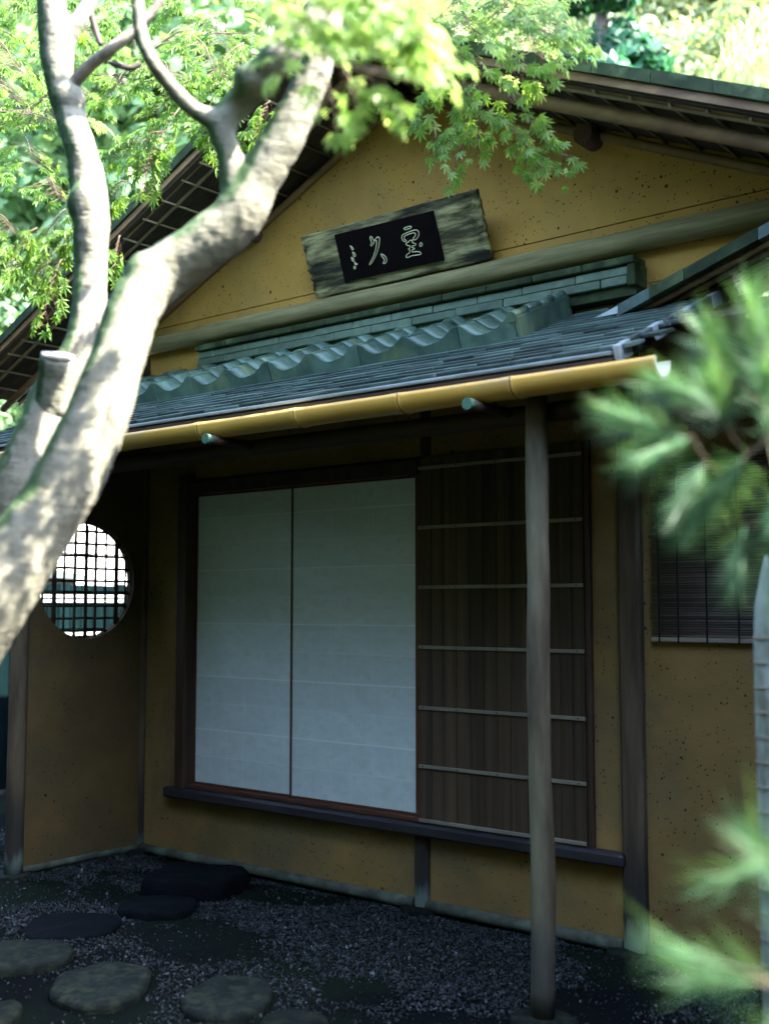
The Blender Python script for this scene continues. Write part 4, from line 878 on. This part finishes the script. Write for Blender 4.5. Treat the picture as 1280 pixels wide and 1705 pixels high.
for s_ in SPR:
    a, b, r, k, sh = s_[:3], s_[3:6], s_[6], int(s_[7]), s_[8]
    ax = b - a; L_ = np.linalg.norm(ax); ax = ax / L_
    side = np.cross(ax, (0, 0, 1)); side /= np.linalg.norm(side) + 1e-6
    pts = [a + ax * L_ * t + np.array([0, 0, .03 * math.sin(PI * t)]) for t in (0, .25, .5, .75, 1)]
    o_ = Vector((-2.9, 3.55, 0))
    tw.tube([Vector(p) + o_ for p in pts], [.0035, .003, .0025, .002, .001], 5)
    for i in range(k):
        t = (i + rg.random()) / k; base = a + ax * L_ * t
        for sg in (-1, 1):
            ln = r * (.35 + .75 * math.sin(PI * min(1, t * .8 + .15))) * rg.uniform(.6, 1.15)
            d_ = ax * rg.uniform(.35, .8) + side * sg * rg.uniform(.6, 1.1) + np.array([0, 0, rg.uniform(-.28, .08)]); d_ /= np.linalg.norm(d_)
            e_ = base + d_ * ln
            tw.tube([Vector(base) + o_, Vector(e_) + o_], [.0014, .0007], 4, caps=False)
            for q in range(1 if r < .08 else 2):
                p = base + d_ * ln * (1 - q * .33) + rg.normal(0, .006, 3)
                tip = d_ * .8 + ax * .3 + side * rg.uniform(-.5, .5) + np.array([0, 0, -rg.uniform(.1, .6)])
                if sh:
                    if rg.random() < .35: continue
                    tip = d_ * .55 + np.array([0, 0, -1.0]) + rg.normal(0, .22, 3)
                nrm = np.array([rg.normal(0, .3) + .2, rg.normal(0, .3) - .45, 1.0])
                if sh: nrm = np.array([rg.normal(.3, .35), rg.normal(-1.0, .3), rg.uniform(.1, .9)])
                Bm = basis(tip, nrm); sc_ = rg.uniform(.036, .050)
                # the whole-leaf curl differs
                (sharp if sh else LM).append((p + Bm[:, 1] * sc_ * .5, Bm, sc_))
tw.build('twigs', TWIG, MT)['kind'] = 'stuff'
rg.shuffle(sharp) if False else None
for j, (p, Bm, sc_) in enumerate(sharp):
    if j >= 300: LM.append((p, Bm, sc_)); continue
    m4 = Matrix([[*(Bm[i] * sc_ / .034), p[i] + (-2.9, 3.55, 0)[i]] for i in range(3)] + [[0, 0, 0, 1]])
    link('leaf', leafmesh[0 if j % 4 else 2], MT, m4)
def merge(lst, off, cup=.0):
    n = len(lst); B = np.array([l_[1] for l_ in lst]); S_ = np.array([l_[2] for l_ in lst]); Pp = np.array([l_[0] for l_ in lst])
    Tm = np.repeat(LT[None], n, 0).copy(); rr = np.hypot(Tm[:, :, 0], Tm[:, :, 1]); Tm[:, :, 2] -= rr ** 2 * rg.uniform(-.05, .35, (n, 1))
    vv = np.einsum('nij,nkj->nki', B, Tm * S_[:, None, None]) + Pp[:, None, :] + np.array(off)
    return vv.reshape(-1, 3), (LF[None] + (np.arange(n) * len(LT))[:, None, None]).reshape(-1, 3)
half = len(LM) // 3
for nm, part_, mt in (('foliage', LM[half:], LEAF), ('foliage', LM[:half], LEAF2)):
    V_, F_ = merge(part_, (-2.9, 3.55, 0)); o = link(nm, np_mesh(nm, V_, F_, mt), MT); o['kind'] = 'stuff'
print('maple leaves', len(LM) + len(sharp), 'sharp', len(sharp))

# ------------------------------------------------------------------ pine by the camera
PT = tag(empty('pine_tree', (6.6, -2.6, 0)), 'young pine whose long needled shoots reach in from the right edge, out of focus', 'tree')
po = Vector((-6.6, 2.6, 0))
m_ = MB(); m_.tube([Vector((6.6, -2.6, -.05)) + po, Vector((6.55, -2.63, 1)) + po, Vector((6.62, -2.6, 2.2)) + po, Vector((6.6, -2.55, 3.2)) + po], [.07, .06, .045, .02], 12, jit=.1)
m_.build('trunk', DARKTRUNK, PT)
PB = [[(6.6, -2.6, 1.75, .022), (6.1, -3.0, 1.86, .018), (5.75, -3.27, 1.93, .014), (5.66, -3.12, 1.90, .011), (5.54, -3.04, 1.91, .009), (5.45, -3.03, 1.90, .006)],
      [(6.6, -2.6, .9, .02), (6.1, -3.1, 1.05, .014), (5.75, -3.4, 1.14, .010), (5.68, -3.5, 1.16, .007)]]
for b_ in PB: MB().tube([Vector(p[:3]) + po for p in b_], [p[3] for p in b_], 8, jit=.1).build('branch', SHOOT, PT)
PN = [(5.438,-3.105,2.049, 0.12,-0.39,0.97),
(5.461,-3.064,2.085, 0.29,-0.12,0.98),
(5.478,-3.009,2.060, 0.21,0.06,1.00),
(5.424,-3.138,2.004, -0.24,-0.66,0.77),
(5.402,-3.190,1.957, -0.63,-0.81,0.33),
(5.369,-3.275,1.904, -0.70,-0.72,0.24),
(5.388,-3.259,1.899, -0.53,-0.78,-0.42),
(5.412,-3.178,1.927, 0.10,-0.75,0.55),
(5.437,-3.153,1.876, -0.10,-0.67,-0.54),
(5.411,-3.169,1.835, -0.46,-0.55,-0.81),
(5.466,-3.132,1.906, 0.58,-0.71,0.23),
(5.474,-3.118,1.835, 0.06,-0.23,-1.02),
(5.446,-3.090,1.966, 0.37,-0.78,0.43),
(5.497,-3.097,1.805, 0.23,0.03,-1.01),
(5.487,-3.057,1.966, 0.48,-0.58,0.64),
(5.498,-3.065,1.880, 0.66,-0.33,-0.36),
(5.397,-3.222,1.862, -0.38,-0.48,-0.91),
(5.427,-3.136,1.765, -0.14,-0.14,-1.00),
(5.470,-3.099,1.744, -0.00,-0.16,-1.01),
(5.477,-3.070,2.018, 0.05,-0.70,0.86),
(5.654,-3.586,1.271, -0.17,-0.59,0.57),
(5.650,-3.643,1.167, -0.64,-0.79,0.08),
(5.664,-3.568,1.181, 0.01,-0.48,0.97),
(5.633,-3.658,1.178, -0.76,-0.65,0.25),
(5.654,-3.569,1.106, -0.16,-0.28,-1.01),
(5.645,-3.604,1.128, -0.24,-0.65,-0.63),
(5.661,-3.566,1.136, 0.51,-0.63,0.13),
(5.665,-3.547,1.235, -0.30,-0.58,0.68),
(5.634,-3.540,1.297, -0.50,-0.65,-0.22),
]
def tuftmesh(seed, n_=230):
    r_ = random.Random(seed); V = []; F = []
    for i in range(n_):
        u = r_.random(); a = r_.uniform(0, 2 * PI); th = .12 + .85 * r_.random() * (1.15 - u * .6)
        base = Vector((0, 0, u * .085)); d = Vector((math.cos(a) * math.sin(th), math.sin(a) * math.sin(th), math.cos(th)))
        L_ = r_.uniform(.07, .115); w_ = Vector((-math.sin(a), math.cos(a), 0)) * .0007
        mid = base + d * L_ * .5; tip = base + d * L_ + Vector((r_.gauss(0, .004), r_.gauss(0, .004), -.012 * r_.random()))
        n = len(V); V += [base - w_ * .6, base + w_ * .6, mid - w_, mid + w_, tip]; F += [(n, n + 1, n + 3), (n, n + 3, n + 2), (n + 2, n + 3, n + 4)]
    me = bpy.data.meshes.new('needle_tuft'); me.from_pydata([tuple(v) for v in V], [], F); me.materials.append(NEEDLE); return me
TM = [tuftmesh(i) for i in range(4)] + [tuftmesh(9, 70)]
nodes = [Vector(s_[:3]) for b_ in PB for s_ in b_]
order = sorted(PN, key=lambda q: min((n_ - Vector(q[:3])).length for n_ in nodes))
for i, q in enumerate(order):   # each shoot grows from the nearest wood already there
    p = Vector(q[:3]); d = Vector(q[3:6]).normalized(); src = min(nodes, key=lambda v: (v - p).length)
    MB().tube([src + po, src.lerp(p, .5) + Vector((0, 0, -.006)) + po, p + po, p + d * .075 + po], [.0035, .003, .0028, .0015], 6).build('shoot', SHOOT, PT)
    nodes.append(p); rot = d.to_track_quat('Z', 'Y').to_matrix().to_4x4()
    link('needle_tuft', TM[i % 4] if p.z > 1.5 else TM[4], PT, Matrix.Translation(p + po) @ rot @ Matrix.Rotation(i, 4, 'Z'))

# ------------------------------------------------------------------ forest behind
def crownmesh(seed, n, R_, Hh, lobes, size, mat, conic=False, droop=False):
    r_ = np.random.default_rng(seed); cs = []
    for i in range(lobes):
        t = r_.uniform(0, 1); a = r_.uniform(0, 2 * PI)
        rad = R_ * ((1 - t) * .9 + .08 if conic else math.sin(PI * (.12 + .8 * t)) * .75); rr = rad * math.sqrt(r_.uniform(.1, 1))
        cs.append((rr * math.cos(a), rr * math.sin(a), t * Hh, r_.uniform(.22, .42) * R_ * (.6 if conic else 1)))
    cs = np.array(cs); idx = r_.integers(0, lobes, n); c = cs[idx]
    d = r_.normal(size=(n, 3)); d /= np.linalg.norm(d, axis=1)[:, None]; d[:, 2] *= .62
    p = c[:, :3] + d * (c[:, 3] * r_.uniform(.55, 1.08, n) ** .6)[:, None]
    up = d + r_.normal(0, .55, (n, 3)) + (0, 0, .6); up /= np.linalg.norm(up, axis=1)[:, None]
    x = np.cross(up, r_.normal(size=(n, 3))); x /= np.linalg.norm(x, axis=1)[:, None]; y = np.cross(up, x)
    if droop: y = y * .35 + np.array([0, 0, -1.2])
    s_ = (size * r_.uniform(.6, 1.25, n))[:, None]
    V = np.stack([p - x * s_ * .45, p - y * s_ * .9, p + x * s_ * .45, p + y * s_ * .9 - up * s_ * .15], 1).reshape(-1, 3)
    F = np.arange(4 * n).reshape(-1, 4)
    return np_mesh('crown', V, F, mat)
CM = [crownmesh(1, 20000, 2.9, 4.2, 30, .095, BGL[0]), crownmesh(2, 20000, 2.7, 4.6, 34, .09, BGL[2]), crownmesh(3, 15000, 2.1, 7.5, 44, .12, BGL[1], True), crownmesh(4, 20000, 2.8, 5.4, 34, .075, BGL[2], False, True), crownmesh(5, 20000, 3.0, 4.0, 26, .10, BGL[0])]
def trunkmesh(h, r, seed, crown_h):
    m = MB(); m.tube([(0, 0, -.5), (.05, .02, h * .5), (.02, .08, h), (.05, .05, h + crown_h * .7)], [r, r * .8, r * .6, r * .15], 8, jit=.1, seed=seed)
    rr = random.Random(seed)
    for i in range(6 if h < 4 else 0):
        a = rr.uniform(0, 2 * PI); z = h + i * crown_h * .1; m.tube([(.02, .05, z), (math.cos(a) * 1.0, math.sin(a) * 1.0, z + .9), (math.cos(a) * 1.7, math.sin(a) * 1.7, z + 1.7)], [r * .45, r * .25, r * .1], 6)
    return m.mesh('trunk', DARKTRUNK)
TRM = [trunkmesh(1.6, .13, 1, 4), trunkmesh(5.5, .2, 2, 7)]
kinds = [(0, 1.3, 0, 'tree', 'bright green broadleaf tree'), (1, 1.2, 0, 'tree', 'pale yellow green broadleaf tree'), (2, 2.5, 1, 'conifer', 'dark teal narrow conifer'), (3, 1.5, 0, 'tree', 'pale drooping leafed tree'), (4, 1.0, 0, 'tree', 'low spreading bright green tree')]
DCM = crownmesh(6, 9000, 2.6, 5.0, 26, .17, leafmat('dense_evergreen_leaf', (.012, .035, .016), (.03, .06, .025), .12))
def tree(px, py, kind, s=1.0, label='', zoff=0, rot=0):
    ci, ch_, ti, cat, _ = kinds[kind]
    o = empty('conifer_tree' if kind == 2 else 'forest_tree', (px, py, terr(px, py) + zoff)); o.scale = (s, s, s); o.rotation_euler.z = rot
    tag(o, label, cat, 'trees on the hillside behind the tea house')
    link('trunk', TRM[ti], o); c = link('crown', CM[ci], o); c.location.z = ch_; return o
CX, CY = 6.197, -5.057
def polar(az, d):  # az: degrees left of +Y, seen from the garden path
    a = math.radians(az); return CX - math.sin(a) * d, CY + math.cos(a) * d
spec = []
rt = random.Random(21)
# rows on the slope: (azimuth range, distances)
for d, n_ in ((17.5, 8), (22, 10), (28, 12), (36, 15)):
    for i in range(n_):
        az = 17 + (64 - 17) * (i + rt.uniform(.2, .8)) / n_
        x, y = polar(az, d + rt.uniform(-1.5, 1.5))
        if -1.5 < x < 7 and y < 8: continue
        if az > 47 and d < 20: continue
        if x > -9.5 and y < 8: continue
        if x > -8 and x < 0 and y < 6: continue
        spec.append((x, y, az, d))
ords = ('first', 'second', 'third', 'fourth', 'fifth', 'sixth', 'seventh', 'eighth', 'ninth', 'tenth', 'eleventh', 'twelfth', 'thirteenth', 'fourteenth', 'fifteenth')
row_words = {17.5: 'lowest row', 22: 'second row', 28: 'third row', 36: 'hilltop row'}
for d0 in (17.5, 22, 28, 36):
    row = sorted([q for q in spec if q[3] == d0], key=lambda q: -q[2])
    for i, (x, y, az, d) in enumerate(row):
        k = rt.choice((0, 1, 2, 4, 0, 1, 4, 2) if az > 33 else (1, 3, 3, 1, 0))
        tree(x, y, k, (1.0 if d < 20 else 1.2 if d < 25 else 1.5 if d < 30 else 2.2) * rt.uniform(.9, 1.12), kinds[k][4] + ', ' + ords[i] + ' from the left in the ' + row_words[d0] + ' on the slope', 0, rt.uniform(0, 6))
for az, d, s_, k, lab in ((42.5, 25, 2.3, 1, 'tall pale tree rising behind the fork of the leaning maple'), (46.5, 24, 2.5, 4, 'tall bright tree rising between the two maple trunks'), (51, 25, 2.4, 0, 'tall bright tree rising behind the upright maple trunk')):
    x, y = polar(az, d); tree(x, y, k, s_, lab, -.3, az)
x, y = polar(28.2, 19.5); tree(x, y, 2, 1.35, 'tall conifer with bare reddish trunk showing above the right roof slope', -1.5, 1)
# unseen conifers added east of the garden to shade house front and path
for x, y, s_, lab in ((8.9, .25, 1.0, 'unseen tall conifer added beside the tea house wing to cast shade'), (9.3, 1.15, 1.02, 'unseen tall conifer added farther right of the wing to cast shade')):
    o = tree(x, y, 2, s_, lab, 0, x); o['group'] = 'unseen conifers added to shade the garden path'

# unseen leafy walls added around the camera side to block the low sky
DARKLEAF = bpy.data.materials['dense_evergreen_leaf']; HCORE = pmat('hedge_core', (.008, .016, .009), (.005, .01, .006), 5, 1, .3, spec=0)
def blocker_hedge(x0, y0, x1, y1, h, th, label):
    o = tag(empty('blocker_hedge', (x0, y0, 0)), label, 'blocker_hedge', 'unseen hedges added to block low sky'); L_ = math.hypot(x1 - x0, y1 - y0); o.rotation_euler.z = math.atan2(y1 - y0, x1 - x0)
    MB().box(0, L_, -th / 2, th / 2, 0, h, ch=.2).build('blocker_core', HCORE, o)
    r_ = np.random.default_rng(int(h * 100 + L_)); n = int(L_ * h * 110)
    p = np.stack([r_.uniform(0, L_, n), np.where(r_.random(n) < .75, th / 2, -th / 2) + r_.normal(0, .06, n), r_.uniform(0, h, n)], 1)
    d = r_.normal(size=(n, 3)); d /= np.linalg.norm(d, axis=1)[:, None]; e = np.cross(d, r_.normal(size=(n, 3))); e /= np.linalg.norm(e, axis=1)[:, None]
    V = np.stack([p - d * .06, p - e * .04, p + d * .06, p + e * .04], 1).reshape(-1, 3)
    l_ = link('foliage', np_mesh('foliage', V, np.arange(4 * n).reshape(-1, 4), DARKLEAF), o); l_['kind'] = 'stuff'
blocker_hedge(5.2, -6.1, .6, -3.45, 5.3, .8, 'unseen leafy blocker added left of the path, cutting low sky off the paper screens')
blocker_hedge(.4, -3.3, -3.2, -2.3, 5.0, .8, 'unseen leafy blocker added past the left corner of the eave')
blocker_hedge(8.6, -7.0, 5.3, -6.6, 5.8, .8, 'unseen leafy blocker added across the garden path')
blocker_hedge(9.0, -3.0, 9.0, -6.8, 5.8, .8, 'unseen leafy blocker added on the far side of the pine')
blocker_hedge(5.98, .35, 7.1, -2.3, 4.5, .7, 'unseen leafy blocker added before the wing at the right')
blocker_hedge(-9, -13, 14, -13, 4.5, 1.4, 'long unseen leafy blocker added at the far end of the garden')
